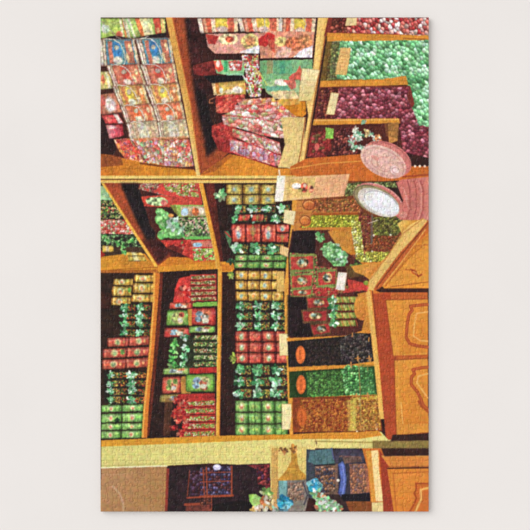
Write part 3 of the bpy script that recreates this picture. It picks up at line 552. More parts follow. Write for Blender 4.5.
# right edge of centre bay
e4=part('printed_shelf_edge','printed orange shelf edge at the right of the centre bay')
poly([(293,183),(299,183),(296,225),(291,262),(288.5,290),(289.5,330),(292.5,400),(293.5,436),(289.5,436),(288,400),(285,330),(284,290),(286.5,262),(291,225)],(216,146,50),e4)
line([(298.8,183),(296,225),(291,262),(288.6,290),(289.4,330),(292.4,400),(293.3,436)],.6,(140,60,20),e4)
card(Z(Hc,[(455,22),(512,30),(500,98),(450,85)]),'printed cream price card beside the tied packets',(232,214,160)); card(Z(Hc,[(437,195),(482,210),(475,252),(432,235)]),'printed price card beside the upper green tins',(222,184,120))
card(Z(Hc,[(415,320),(455,320),(455,415),(420,420)]),'printed tall price card beside the gold tins',(214,170,84)); card(Z(K,[(428,138),(472,138),(475,244),(432,242)]),'printed tall cream price card beside the lower red tins',(236,214,150)); card(Z(K,[(442,478),(487,476),(490,530),(490,590),(446,590)])[:3]+Z(M,[(398,108),(362,108)]),'printed cream price card beside the lower green tins',(236,220,160))
# ---- lower left bay of tins
lb=part('printed_shelf_bay','printed lower left shelf bay of gold, red and green tins')
poly([(100,273),(153,273),(142,438),(100,442)],(38,22,16),lb,n=.6)
def gold(q,r,c): tin(q,(190,146,56),'printed gold tin in the lower left bay','printed gold tins in the lower left bay',[(0,.08,(140,90,30)),(.1,.16,(230,200,110)),(.8,.88,(130,90,30))],[('e',.42,.5,.2,.42,(190,190,140)),('e',.42,.55,.1,.25,(200,120,80)),('e',.7,.3,.1,.2,(150,150,60))],round_=.5,mott=.35)
for q in ([(212,335),(312,335),(312,372),(212,372)],[(208,373),(308,376),(306,425),(205,425)],[(200,428),(304,430),(302,470),(198,468)],[(115,355),(208,355),(205,388),(112,388)],[(108,390),(200,390),(198,440),(106,440)],[(103,443),(196,443),(194,487),(102,485)]): gold(Z(G,q),0,0)
ell(*Z(G,[(190,410)])[0],1.5,2.5,(90,150,60),lb,n=.4); poly(Z(G,[(50,415),(100,425),(100,500),(50,500)]),(60,24,18),lb,a=.6,n=.5)
bowrow(120,303.5,151,337,2,4,'printed dark packet with a mint green bow, in the upper part of the lower left bay','printed tied packets below the gold tins at the left',seed=23,hr=4.2,side=.35,spk=[(40,50,24),(180,110,40),(170,60,40),(90,110,40),(40,26,20)])
def lred(q,r,c): tin(q,(180,72,54),'printed red tin in the lower left bay','printed red tins in the lower left bay',[(0,.06,(110,30,26)),(.08,.13,(214,120,90)),(.85,.9,(140,50,36))],[('e',.5,.5,.18,.42,(200,180,120)),('e',.5,.55,.1,.25,(120,150,100)),('e',.8,.5,.06,.2,(214,150,90))],round_=.55,mott=.3)
for (xa,xb,ya,yb) in ((82,285,158,205),(62,283,210,258),(58,280,262,312)):
    m_=(xa+xb)/2
    lred(Z(J,[(xa,ya),(m_,ya-4),(m_,yb-4),(xa,yb)]),0,0); lred(Z(J,[(m_+2,ya-5),(xb,ya-10),(xb-2,yb-12),(m_+2,yb-5)]),0,0)
bow(*Z(J,[(157,228)])[0],3.2,[(90,140,60),(60,100,40),(130,170,70)],lb,6)
bowrow(108,371,146,404,2,4,'printed dark packet with a mint green bow, above the green tins at the lower left','printed tied packets in the lower left bay',seed=29,hr=4.6,side=.3,spk=[(40,50,24),(196,120,40),(176,56,40),(110,120,44),(40,26,20)])
bowrow(104,371,120,404,1,4,'printed mint bow packet at the dark end of the lower left bay','printed bows at the dark end',seed=31,hr=3.6,side=.5)
def lgr(q,r,c): tin(q,(116,164,80),'printed green tin at the bottom of the lower left bay','printed green tins in the lower left bay',[(0,.05,(60,100,40)),(.3,.34,(160,200,100)),(.9,1,(70,120,44))],[('e',.48,.5,.14,.4,(206,200,150)),('e',.48,.55,.07,.22,(206,120,90)),('e',.8,.4,.1,.2,(150,200,90))],round_=.55,mott=.3)
for (ya,yb,xa,xb) in ((404.5,412,101,144),(413,422.5,101,143.5),(423,430,101,143),(430.5,438.5,101,142)):
    m_=(xa+xb)/2-1; lgr([(xa,ya+.5),(m_,ya),(m_,yb),(xa,yb+.5)],0,0); lgr([(m_+.5,ya),(xb,ya-.5),(xb,yb-.5),(m_+.5,yb)],0,0)
bow(*Z(L,[(115,70)])[0],3.5,[(30,60,26),(50,90,36),(20,34,16)],lb,6)
# post
p1=part('printed_shelf_edge','printed orange shelf edge right of the lower left bay')
poly([(153.5,272),(160,274),(157.5,310),(153.5,360),(149,405),(147,438),(141.5,438),(143.5,405),(148.5,355),(152.5,305)],(206,110,34),p1,n=.12)
line([(154.6,273),(153.4,306),(149.8,355),(144.8,405),(142.6,437)],1.6,(232,166,66),p1)
# ---- second lower bay
sb=part('printed_shelf_bay','printed lower shelf bay of red and green picture tins')
poly([(160,272),(218,269),(217.5,320),(216,436),(147,438),(150,405),(157,330)],(34,18,16),sb,n=.6)
poly([(160,273),(163,273),(160,330),(152,410),(149,436),(147,436),(153,370),(158,310)],(96,34,20),sb,n=.4)
def strip(y0,y1,x0,x1,base,pal,lab,seed,n_=1,dy_=-.8,size=1.4):
    t=part('printed_sweet_pack',lab); q=[(x0,y0-dy_),(x1,y0),(x1,y1),(x0,y1-dy_)]; poly(q,base,t,n=.3)
    h=(y1-y0)/n_
    for k in range(n_):
        qq=[(x0+1,y0-dy_+k*h+h*.22),(x1-1,y0+k*h+h*.22),(x1-1,y0+k*h+h*.8),(x0+1,y0-dy_+k*h+h*.8)]
        cells(qq,size,pal,t,seed=seed+k,gap=.25,gapcol=(50,30,20),a=.9); line([(x0,y0-dy_+(k+1)*h),(x1,y0+(k+1)*h)],.6,(30,12,10),t)
    return t
SG=[(120,140,60),(190,190,110),(70,90,40),(205,200,160),(160,100,60)]
# left half (x~172-190) of rows, right half (x 190-217)
t=part('printed_sweet_pack','printed bright red pack with a red bow at the top of the red and green bay'); poly(Z(G,[(430,350),(495,340),(500,470),(400,475),(410,400)]),(196,50,44),t,n=.4); bow(*Z(G,[(455,420)])[0],7,REDS,t,9); foils(Z(G,[(470,345),(500,345),(500,460),(470,460)]),[(230,200,190),(210,80,70)],7,2,3,t)
strip(274,301,190,216.5,(186,50,44),SG,'printed stack of thin red packs striped with green sweets',90,5,size=1.3)
poly([(187,303),(217,301.5),(217,306),(187,307)],(120,176,64),part('printed_sweet_pack','printed thin green box under the striped red packs'),n=.2)
def pict(q,base,frame,lab,pal=((150,180,190),(225,215,200),(206,110,70))):
    t=part('printed_picture_tin',lab); item(q,base,t,[(0,.05,tuple(v*.6 for v in base)),(.93,1,tuple(v*.6 for v in base))],[('e',.52,.5,.36,.42,frame)],round_=.5,rnd=.12,mott=.2); frame=tuple(v*.9 for v in frame); pal=tuple(tuple(v*.82 for v in p) for p in pal)
    pi=part('printed_tin_picture',None,parent=t)
    for k,(u,v) in enumerate(((.38,.35),(.6,.5),(.68,.3),(.35,.65),(.62,.75))):
        x,y=sub(q,u,v,1,1)[0]; w=(q[1][0]-q[0][0]); h=(q[3][1]-q[0][1]); ell(x,y,w*.13,h*.16,pal[k%3],pi,n=.5)
    ell(*sub(q,.6,.68,1,1)[0],(q[1][0]-q[0][0])*.12,(q[3][1]-q[0][1])*.13,(216,206,186),pi)
    line(list(sub(q,.18,.15,.85,.85))+[sub(q,.18,.15,.85,.85)[0]],.4,(226,170,110),None,.3)
    return t
pict(Z(K,[(-5,15),(125,10),(125,100),(-5,98)]),(190,50,44),(206,120,90),'printed red tin with a pale picture below the striped red packs')
pict(Z(G,[(385,470),(495,470),(495,500),(380,500)]),(190,60,44),(206,120,90),'printed small red tin left of the striped packs')
pict(Z(J,[(372,22),(475,25),(480,100),(365,100)]),(110,160,64),(170,180,100),'printed green tin left of the red picture tin',((190,200,120),(206,180,120),(205,90,70)))
poly(Z(J,[(470,20),(490,20),(490,100),(475,100)]),(190,130,50),sb)
pict(Z(J,[(360,108),(480,108),(485,150),(355,158)]),(180,56,48),(200,130,100),'printed red tin under the green tin in the red and green bay')
pict(Z(K,[(-5,102),(122,100),(122,132),(-5,135)]),(116,170,70),(160,190,110),'printed thin green tin under the red picture tin')
# green sticks with bows
t=part('printed_sweet_pack','printed dark packs of green sweet sticks in the red and green bay'); poly(Z(J,[(385,160),(660,140),(660,300),(375,315)]),(38,44,26),t,n=.4)
for k in range(5):
    y=148+32*k; cells(Z(J,[(500,y),(655,y-4),(655,y+18),(500,y+20)]),1.3,[(70,120,50),(140,176,80),(40,70,34),(205,210,150),(150,90,60)],t,seed=100+k,gap=.3)
for (x,y) in ((405,185),(400,220),(395,260),(400,290)): bow(*Z(J,[(x,y)])[0],5,GRN+[(50,110,50)],t,7)
for (x,y) in ((455,155),(460,205),(455,250),(445,290)): bow(*Z(J,[(x,y)])[0],5,MINT,t,8)
pict(Z(J,[(355,305),(480,300),(480,335),(350,335)]),(130,170,80),(190,180,120),'printed thin green tin below the sweet sticks')
poly(Z(J,[(480,305),(660,295),(660,325),(480,330)]),(180,40,34),part('printed_sweet_pack','printed thin red box below the sweet sticks'),n=.2)
pict(Z(J,[(350,345),(440,342),(440,425),(345,430)]),(190,70,52),(206,170,110),'printed red tin with a green window in the lower part of the bay',((150,180,90),(214,140,100),(120,150,70)))
poly(Z(J,[(440,345),(485,342),(485,425),(440,428)]),(176,120,50),sb,n=.3)
pict(Z(K,[(-20,333),(120,330),(120,420),(-20,420)]),(110,166,60),(180,190,140),'printed green tin with a white picture low in the red and green bay',((150,180,200),(206,110,80),(196,190,120)))
pict(Z(J,[(340,430),(530,425),(530,470),(335,470)]),(150,130,60),(190,150,90),'printed thin tin low in the red and green bay')
poly(Z(K,[(-60,430),(120,425),(120,530),(-60,530)]),(170,40,36),sb,n=.3)
strip(399,437,183,215.5,(176,44,38),[(150,170,60),(190,205,110),(90,130,50),(225,215,170),(190,70,50)],'printed packs of green sweets striped with red at the bottom of the bay',110,5,size=1.5)
t=part('printed_gift_bow','printed red bows at the left of the striped packs')
for (x,y) in ((176,400),(180,408),(175,413),(179,420),(174,428),(181,433),(185,403),(184,416),(186,425)): bow(x,y,5,REDS,t,8)
poly([(165,398),(173,398),(170,436),(163,436)],(110,60,34),sb,a=.5,n=.5)
# ---- packets and lollies right of the centre bay
T3=(265,170,170/530)
pk=part('printed_shelf_bay','printed dark shelf bay of red and green packets right of the centre bay')
poly(Z(T3,[(85,185),(200,185),(235,240),(300,290),(330,345),(335,525),(78,525),(72,260)]),(70,30,24),pk,n=.6)
poly(Z(T3,[(88,188),(160,190),(155,262),(76,262)]),(22,14,16),None,n=.9,soft=.8); poly(Z(T3,[(70,390),(150,390),(150,520),(70,520)]),(24,14,16),None,n=.9,soft=.8)
rail(Z(T3,[(100,96),(150,92),(148,140),(95,190),(88,190)]),'printed orange side of the rack behind the oval labels',(190,116,50)); 
ell(*Z(T3,[(137,108)])[0],6.2,5.2,(206,110,50),part('printed_oval_label','printed orange oval label on the brown sweets'),to=(170,76,36)); ell(*Z(T3,[(125,157)])[0],5.4,4.8,(214,130,50),part('printed_oval_label','printed orange oval label on the lime green sweets'),to=(180,90,40))
line(Z(T3,[(100,135),(290,131)]),1.0,(176,100,40)); line(Z(T3,[(95,186),(270,183)]),1.6,(190,116,44))
poly(Z(T3,[(195,190),(268,188),(275,245),(262,262),(225,238)]),(196,126,44),part('printed_wooden_panel','printed orange panel beside the pale yellow sweets'),n=.15,soft=.4)
CG=[(110,170,100),(70,130,70),(160,205,140),(40,90,50),(196,226,190)]
for (x,y,r_,p_,lb_) in ((172,210,6,CG,'uppermost'),(210,250,8,CG,'large middle'),(240,275,7,MINT,'pale lower'),(190,240,6,CG,'left'),(285,300,6,[(60,90,40),(40,50,24),(110,150,60)],'dark right')):
    bow(*Z(T3,[(x,y)])[0],r_,p_,part('printed_gift_bow','printed green cellophane bow above the red packets, '+lb_+' one'),9)
t=part('printed_sweet_pack','printed green and white wrapped pack above the red packets'); poly(Z(T3,[(180,235),(205,222),(260,265),(250,300),(215,300),(180,265)]),(96,156,84),t,n=.6); cells(Z(T3,[(180,235),(205,222),(260,265),(250,300),(215,300),(180,265)]),3,CG,t,a=.6,gap=.2,seed=150,gapcol=(40,80,40)); bow(*Z(T3,[(238,272)])[0],6,[(226,240,226),(160,210,160),(110,180,110)],t,9)
def rpack(q,lab,g=(116,126,60),r_=(176,56,46)):
    t=part('printed_picture_packet',lab); poly(q,g,t,n=.4); poly(sub(q,.05,.14,.95,.86),r_,t,n=.4); w=q[1][0]-q[0][0]; h=q[3][1]-q[0][1]
    line([sub(q,.05,.5,1,1)[0],sub(q,.95,.5,1,1)[0]],.5,(206,110,80),t,.5)
    x,y=sub(q,.52,.48,1,1)[0]; ell(x,y,w*.24,h*.28,(140,110,70),t,n=.8); ell(x-w*.06,y-h*.05,w*.12,h*.14,(120,140,126),t,n=.6); ell(x+w*.09,y+h*.08,w*.08,h*.1,(186,160,130),t,n=.5); return t
cells(Z(T3,[(76,258),(160,262),(165,300),(225,305),(225,400),(80,395)]),2,[(110,120,50),(170,60,50),(130,150,70),(80,50,30),(190,90,70)],pk,seed=151,gap=.2)
rpack(Z(T3,[(76,264),(154,260),(156,316),(78,320)]),'printed red and green packet, upper left of the group')
rpack(Z(T3,[(80,324),(150,320),(148,368),(82,374)]),'printed red and green packet, middle left of the group')
rpack(Z(T3,[(162,312),(224,308),(222,362),(164,368)]),'printed red and green packet beside the white price card')
rpack(Z(T3,[(84,372),(148,370),(146,392),(86,396)]),'printed thin red packet at the lower left of the group')
t=part('printed_picture_packet','printed red packet with green trim above the twisted sweets'); q=Z(T3,[(150,372),(220,365),(325,352),(325,376),(230,385),(210,400),(150,400)]); poly(q,(170,44,40),t,n=.5); cells(q,2.6,[(176,50,44),(200,80,64),(130,30,30),(120,130,60)],t,a=.6,gap=.2,seed=152,gapcol=(80,20,20))
poly(Z(T3,[(258,340),(300,350),(322,358),(318,376),(260,378)]),(190,56,46),t,n=.3); ell(*Z(T3,[(315,352)])[0],2.6,2.2,(130,150,50),t)
poly(Z(T3,[(250,300),(300,296),(318,330),(260,336)]),(90,66,30),pk,a=.8,n=.5,soft=.6)
card(Z(T3,[(228,318),(256,320),(248,376),(220,372)]),'small white printed price card on the red packets',(232,224,212))
poly(Z(T3,[(268,300),(330,290),(385,290),(345,340),(330,345),(310,330),(280,318)]),(206,136,50),part('printed_wooden_panel','printed orange panel beside the slanting rail'),n=.2,streak='h'); ell(*Z(T3,[(325,318)])[0],6,4,(222,150,64),None,to=(196,120,40))
for k,q in enumerate(([(128,395),(205,392),(200,432),(132,436)],[(112,436),(196,434),(196,474),(118,478)],[(140,478),(205,474),(205,512),(150,520)])): rpack(Z(T3,q),'printed red packet in the shadow left of the twisted sweets, '+('top','middle','bottom')[k]+' one',(90,60,36),(150,40,38))
for k in range(4):
    y=165+26*k; t=part('printed_twisted_sweet','printed long twisted sweet in green and yellow stripes with a mint bow',group='printed twisted sweets')
    q=Z(I,[(185,y-10),(255-2*k,y-12),(258-2*k,y+9),(185,y+12)]); item(q,(140,140,56),t,[],[],round_=.5); 
    for j in range(9): line(Z(I,[(188+8*j,y-9),(194+8*j,y+9)]),.7,((206,196,110),(80,110,40),(196,90,50))[j%3],t)
    bow(*Z(I,[(176,y)])[0],5.2,MINT+[(110,180,90)],part('printed_packet_bow',None,parent=t),8)
    line(Z(I,[(185,y+13),(258,y+12)]),.7,(90,20,16),t)
ell(*Z(I,[(272,190)])[0],8,13,(216,140,50),part('printed_oval_label','printed large orange oval panel right of the twisted sweets'),to=(196,110,40)); 
poly(Z(I,[(255,145),(290,138),(300,270),(270,270),(285,200)]),(206,130,46),None,a=.9,n=.1); 
# bins below
BLK=[(34,30,30),(50,46,44),(24,20,22),(80,70,64)]
rail(Z(I,[(20,292),(215,284),(290,262),(305,262),(300,275),(215,295),(25,303)]),'printed orange divider above the black sweets')
b=wbin(Z(I,[(25,303),(300,278),(312,385),(28,392)]),'printed bin of black sweets with an orange oval label',(26,20,20))
bin2(Z(I,[(85,300),(200,300),(200,385),(85,388)]),[(30,24,24),(44,34,30),(22,18,18)],'printed shadowed black sweets at the back of the bin',1.6,50,(*Z(I,[(68,347)])[0],4.8,9,(206,96,40)),gap=.2,hi=.15)
bin2(Z(I,[(195,298),(215,285),(245,275),(290,275),(305,340),(305,378),(205,372)]),BLK,'printed heap of round black sweets at the front of the bin',2.3,51,gap=.2,hi=.5)
rail(Z(I,[(28,388),(230,380),(312,368),(314,385),(230,392),(30,403)]),'printed orange divider between the black and the green sweets')
GC=[(60,130,60),(90,166,84),(40,96,44),(120,190,110)]
b=wbin(Z(I,[(30,403),(315,385),(322,482),(32,492)]),'printed bin of green sweets with an orange oval label',(30,50,20))
bin2(Z(I,[(88,405),(210,398),(210,484),(90,488)]),[(60,110,44),(40,80,34),(80,140,60)],'printed shadowed green sweets at the back of the bin',1.7,52,(*Z(I,[(70,446)])[0],4.8,9.5,(206,96,40)),gap=.2,hi=.3)
bin2(Z(I,[(205,398),(225,378),(305,392),(318,480),(215,486)]),GC,'printed heap of round green sweets at the front of the bin',2.4,53,gap=.22,hi=.6)
rail(Z(I,[(32,490),(320,478),(324,492),(34,504)]),'printed orange divider between the green and the gold sweets')
b=wbin(Z(Nc,[(-95,-10),(270,-20),(285,132),(-90,138)]),'printed bin of gold and red sweets with an orange oval label',(120,50,20))
bin2(Z(Nc,[(-60,0),(155,-8),(150,130),(-70,134)]),[(150,70,24),(170,96,30),(120,40,20),(190,120,40)],'printed shadowed copper sweets at the back of the bin',1.5,54,(*Z(M,[(450,52)])[0],5,9.5,(196,90,34)),gap=.15,hi=.4)
bin2(Z(Nc,[(150,-10),(265,-18),(280,125),(150,132)]),[(190,150,40),(214,176,60),(160,110,30),(196,130,40)],'printed heap of gold sweets at the front of the bin',1.7,55,gap=.18,hi=.6)
poly(Z(Nc,[(160,-10),(190,-10),(180,130),(155,130)]),(205,180,90),None,a=.35)
for X_,Y_ in ((190,2),(190,20),(208,108),(208,125),(262,105),(262,122),(178,130)): ell(*Z(Nc,[(X_,Y_)])[0],1.1,1.6,(236,226,190))
for X_,Y_ in ((240,275),(258,355),(262,372),(290,385),(300,360),(240,480),(272,492),(295,290)): line(Z(I,[(X_,Y_),(X_,Y_+12)]),1.1,(196,130,60))
line(Z(Nc,[(200,0),(206,128)]),.8,(120,90,50)); line(Z(I,[(262,375),(268,490)]),.8,(60,70,40))
T5=(265,345,170/530)
dv=part('printed_glass_divider','printed glass wall with small wooden pegs at the front of the sweet bins')
poly(Z(T5,[(298,60),(340,64),(350,158),(300,156)]),(40,84,36),None,a=.4,soft=.5); poly(Z(T5,[(255,172),(285,172),(282,268),(258,268)]),(226,206,90),None,a=.45,soft=.7)
cells(Z(T5,[(285,172),(352,168),(358,262),(284,268)]),1.6,[(190,120,40),(150,80,26),(206,150,60),(120,56,22)],None,a=.75,gap=.18,seed=160)
poly(Z(T5,[(85,176),(255,172),(255,268),(90,272)]),(150,60,24),None,a=.22,soft=.5)
line(Z(T5,[(293,50),(300,265)]),.9,(150,120,60),dv,.8)
for X_,Y_ in ((290,42),(325,42),(268,62),(285,160),(320,158),(290,195),(345,190),(298,258),(345,255)): line(Z(T5,[(X_,Y_-7),(X_,Y_+7)]),1.3,(206,140,70),dv); line(Z(T5,[(X_-9,Y_),(X_+8,Y_)]),.9,(190,116,50),dv)
# ---- frame of the rack and cupboards at the right
fr=part('printed_cupboard_frame','printed orange brown cupboard frame right of the sweet bins')
poly(Z(I,[(288,135),(305,128),(330,140),(490,140),(490,560),(350,560),(318,380)]),(206,110,36),fr,n=.1,to=(186,86,34),ax=(370,300,390,298),streak='v')
poly(Z(I,[(285,140),(300,135),(318,280),(345,560),(330,560),(312,380)]),(226,170,76),fr,n=.1)
poly(Z(I,[(305,145),(365,140),(380,290),(400,530),(410,640),(352,640),(330,380)]),(168,62,30),fr,n=.14,streak='v')
poly(Z(I,[(288,120),(470,-160),(490,-100),(350,110),(340,138),(310,138)])[:1]+Z(I,[(310,60),(345,30),(400,0)])+Z(I,[(430,0),(330,115),(310,140)]),(206,120,44),fr,n=.12)
# slanting door continued
cb0b=cb0
poly(Z(I,[(425,0),(495,-60),(495,125),(345,125),(330,115)]),(206,118,36),cb0b,n=.12,to=(220,140,44),streak='h')
poly(Z(I,[(350,118),(480,-30),(495,-30),(495,108),(365,122)]),(216,138,46),cb0b,n=.1)
line(Z(I,[(330,118),(430,0)]),1.2,(196,76,30),fr); line(Z(I,[(348,120),(425,28),(480,-20)]),.8,(170,86,26),cb0b); line(Z(I,[(368,122),(495,105)]),.8,(150,70,24),cb0b)
mo=part('printed_door_moulding','carved curl on the slanting cupboard door',parent=cb0)
T3=(265,170,170/530)
ell(*Z(T3,[(465,318)])[0],3.2,2.4,(190,84,30),mo,rot=40); line(Z(T3,[(455,310),(468,318),(478,332),(488,326)]),1.8,(150,60,24),mo); line(Z(T3,[(462,316),(472,322)]),.8,(226,160,80),mo); line(Z(T3,[(438,310),(455,312)]),1.0,(170,80,30),mo)
line(Z(I,[(318,128),(345,130),(490,132)]),1.8,(60,26,18),fr)
def door(pts,lab,panel,curve,hl):
    d=part('printed_cupboard_door',lab); poly(pts,(214,136,46),d,n=.1,streak='v'); 
    line(list(pts)+[pts[0]],.9,(140,60,24),d)
    p=part('printed_door_panel','raised panel of the cupboard door',parent=d); poly(panel,(218,138,46),p,n=.08,to=(206,120,36))
    line(curve,3.0,(150,54,26),p); line(curve,1.4,(186,86,36),p)
    line(hl,1.4,(230,166,84),p); return d
door(Z(I,[(350,165),(490,162),(490,348),(375,352)]),'printed upper cupboard door with a carved moulding',Z(I,[(378,168),(490,166),(490,340),(395,345)]),
  Z(I,[(492,180),(450,184),(432,186),(438,200),(428,212),(422,240),(418,290),(430,310),(455,318),(492,322)]),Z(I,[(490,205),(452,210),(445,250),(442,285),(465,300),(490,302)]))
door(Z(I,[(378,365),(490,358),(490,530)])+Z(Nc,[(485,138),(345,150)]),'printed middle cupboard door with a carved moulding',Z(I,[(395,372),(490,366),(490,540)])+Z(Nc,[(485,100),(365,105)]),
  Z(I,[(492,388),(470,390),(440,396),(446,410),(436,420),(434,440),(438,450),(455,470),(465,490),(475,515),(492,530)]),Z(I,[(490,410),(458,418),(454,440),(475,470),(490,490)]))
line(Z(I,[(378,352),(490,350)]),1.2,(176,76,30),fr); line(Z(Nc,[(365,10),(372,100)]),1.0,(236,176,90))
line(Z(Nc,[(440,5),(450,25),(485,55)]),2.2,(160,66,26))
# black gap and lower doors
# ---- bottom board
bb=part('printed_bottom_board','printed broad pale yellow board running across near the bottom of the picture')
poly(Z(L,[(50,158),(500,140),(530,135)])+Z(M,[(200,140),(400,132),(530,130)])+Z(Nc,[(190,135),(280,135),(310,168),(485,172),(485,205),(190,205),(10,210),(0,160)])+[(317,443),(316,470),(290,467),(270,466)]+Z(L,[(530,258),(300,270),(50,280)]),(206,196,110),bb,n=.1,streak='h',to=(222,206,120),ax=(100,450,300,450))
bo=part('printed_shelf_board','printed orange shelf board along the foot of the lower bays')
poly(Z(L,[(50,156),(500,138),(530,136)])+Z(M,[(400,130),(405,150),(200,158)])+Z(L,[(500,166),(50,184)]),(206,140,36),bo,n=.14,streak='h')
poly(Z(M,[(400,130),(530,122)])+Z(Nc,[(190,135),(270,130),(285,150),(190,165),(0,165)])+Z(M,[(405,152)]),(206,130,36),bo,n=.15,streak='h')
line(Z(L,[(50,268),(300,262),(530,252)]),.8,(176,166,90),bb); line(Z(L,[(50,278),(300,270),(340,270)]),1.4,(232,226,180),bb)
line(Z(Nc,[(0,175),(240,180),(300,190),(485,180)]),1.0,(150,130,60),bb); poly(Z(Nc,[(240,178),(320,172),(485,172),(485,205),(300,205)]),(150,110,56),bb,a=.6,n=.2)
T5=(265,345,170/530)
poly(Z(T5,[(335,298),(512,300),(512,322),(335,322)]),(126,104,50),bb,n=.25,soft=.3)
poly(Z(T5,[(398,280),(512,278),(512,298),(392,300)]),(44,22,18),fr,n=.4,soft=.35)
# ---- below the board
wl=part('printed_brown_wall','printed plain brown wall at the lower left corner')
poly(Z(L,[(50,280),(345,272),(335,470),(50,470)])+[(100,512)],(172,124,82),wl,n=.07,to=(160,112,62),ax=(100,470,165,510)); poly([(100,505),(168,505),(168,512),(100,512)],(164,116,70),wl,n=.1)
line(Z(L,[(100,360),(130,390),(145,430),(148,470)]),2.2,(196,160,130),wl,.55); line(Z(L,[(60,310),(200,300)]),.5,(190,150,110),wl,.6)
bg=part('printed_dark_alcove','printed dark alcove with reddish shelves below the pale board')
poly(Z(L,[(340,272),(530,268)])+Z(M,[(310,258),(312,470)])+[(270,512),(165,512)],(34,20,24),bg,n=.6)
rf=part('printed_picture_frame','printed reddish frame at the left of the dark alcove'); poly(Z(L,[(338,280),(350,280),(342,470),(330,470)]),(130,44,34),rf,n=.3)
cells(Z(L,[(440,290),(500,290),(500,395),(445,400)]),3.2,[(70,44,70),(50,30,44),(90,60,90),(60,24,30)],bg,seed=130,gap=.3,hi=.3)
cells(Z(M,[(0,275),(140,270),(140,395),(0,400)]),2.6,[(50,44,80),(70,34,40),(90,80,120),(60,24,30),(40,30,50)],bg,seed=131,gap=.3,hi=.4)
for pts,w_ in (([(500,285),(505,400)],1.2),([(430,410),(530,405)],1.8),([(440,290),(430,400)],.9),([(420,440),(530,435)],2.5)): line(Z(L,pts),w_,(140,56,36),bg)
for pts,w_ in (([(0,405),(145,400)],2.2),([(140,270),(140,400)],1.5),([(28,275),(32,400)],1.2),([(0,340),(140,335)],.8),([(0,300),(140,296)],.7),([(50,405),(50,470)],1.3)): line(Z(M,pts),w_,(150,60,36),bg)
cells(Z(M,[(0,410),(50,410),(48,470),(0,470)]),2.4,[(110,50,36),(80,36,30),(50,24,24)],bg,seed=132); poly(Z(L,[(425,445),(530,440),(530,470),(420,470)]),(110,46,36),bg,a=.7,n=.4)
ell(*Z(M,[(75,275)])[0],4,3,(200,196,230),part('printed_lamp','printed small bright lamp in the alcove')); ell(*Z(M,[(75,270)])[0],2,1.6,(246,244,255))
poly(Z(M,[(205,265),(315,262),(310,380),(290,370),(285,300)]),(110,36,40),bg,n=.5); poly(Z(M,[(60,440),(180,420),(230,430),(230,470),(50,470)]),(18,12,14),bg,n=.3)
cells(Z(M,[(250,270),(312,265),(312,360),(255,350)]),3,[(110,30,36),(50,20,24),(140,50,50),(70,30,60)],bg,seed=133,gap=.3,hi=.2)
# yellow post with carving
pp=part('printed_yellow_post','printed yellow post with a carved golden crest')
poly(Z(M,[(308,180),(470,185),(468,340),(345,330),(345,400),(312,400)]),(214,190,104),pp,n=.1,streak='v')
poly(Z(M,[(315,190),(345,190),(345,470),(315,470)]),(196,150,76),pp,n=.15,streak='v')
poly(Z(M,[(345,330),(380,290),(402,250),(402,200),(425,190),(432,260),(440,285),(468,310),(468,345),(350,345)]),(186,130,44),pp,n=.3)
cr=part('printed_carved_crest','brown carved crest on the yellow post',parent=pp); bow(*Z(M,[(415,195)])[0],5,[(176,110,40),(150,90,36),(120,60,30),(205,150,80)],cr,9); bow(*Z(M,[(375,205)])[0],4,[(160,100,50),(130,80,40)],cr,6); bow(*Z(M,[(355,195)])[0],2.5,[(160,100,50),(130,80,40)],cr,5)
# glass jars
g1=part('printed_glass_jar','printed grey blue glass jar of brown sweets below the yellow post')
poly(Z(M,[(348,335),(468,330),(480,410),(465,470),(345,470),(340,400)]),(120,110,100),g1,n=.25); cells(Z(M,[(385,345),(455,340),(460,420),(385,425)]),2.2,[(130,100,80),(150,120,100),(110,80,66),(96,86,80)],g1,seed=140,gap=.15,hi=.2,gapcol=(90,70,60))
poly(Z(M,[(348,335),(385,335),(380,420),(350,410)]),(110,160,160),g1,n=.25); line(Z(M,[(455,340),(475,400),(460,440)]),1.4,(60,56,64),g1); line(Z(M,[(385,345),(385,400)]),.8,(70,110,116),g1)
dk=part('printed_dark_counter','printed dark counter space around the glass jars'); poly(Z(Nc,[(0,205),(200,205),(225,240),(270,470),(0,470)]),(46,30,30),dk,n=.4); poly(Z(M,[(470,195),(530,200),(530,420),(480,410),(468,330)]),(50,56,66),dk,n=.4)
g2=part('printed_glass_jar','printed teal topped glass jar at the left of the dark jar'); poly(Z(Nc,[(-20,215),(75,205),(85,270),(0,275),(-30,260)]),(66,100,104),g2,n=.35); poly(Z(Nc,[(0,275),(100,268),(108,400),(20,400),(0,390)]),(110,80,66),g2,n=.4)
cells(Z(Nc,[(0,285),(85,280),(85,385),(30,395),(0,370)]),2.4,[(110,70,56),(80,60,60),(130,90,60),(60,60,76),(150,110,90)],g2,seed=141,gap=.25,hi=.3); line(Z(Nc,[(0,278),(85,272)]),1.4,(24,24,34),g2)
poly(Z(Nc,[(85,210),(160,205),(200,215),(205,240),(85,245)]),(44,46,60),g2,n=.4); line(Z(Nc,[(70,205),(80,250)]),1.4,(70,80,120),g2)
g3=part('printed_glass_jar','printed dark blue rimmed glass jar of brown sweets beside the cupboard')
poly(Z(T5,[(215,325),(290,325),(308,335),(312,368),(218,370)]),(56,50,66),g3,n=.5,soft=.4); poly(Z(T5,[(232,345),(300,348),(302,366),(234,366)]),(120,80,66),g3,n=.5,soft=.3); poly(Z(Nc,[(100,245),(120,238),(215,265),(245,310),(245,400),(225,425),(130,425),(105,400),(95,330)]),(40,40,54),g3,n=.3)
poly(Z(Nc,[(145,272),(215,268),(235,310),(238,390),(150,402)]),(150,96,72),g3,n=.2); cells(Z(Nc,[(145,272),(215,268),(235,310),(238,390),(150,402)]),2.4,[(150,100,74),(120,80,70),(170,110,70),(100,76,80),(140,84,60)],g3,seed=142,gap=.2,hi=.2,a=.8)
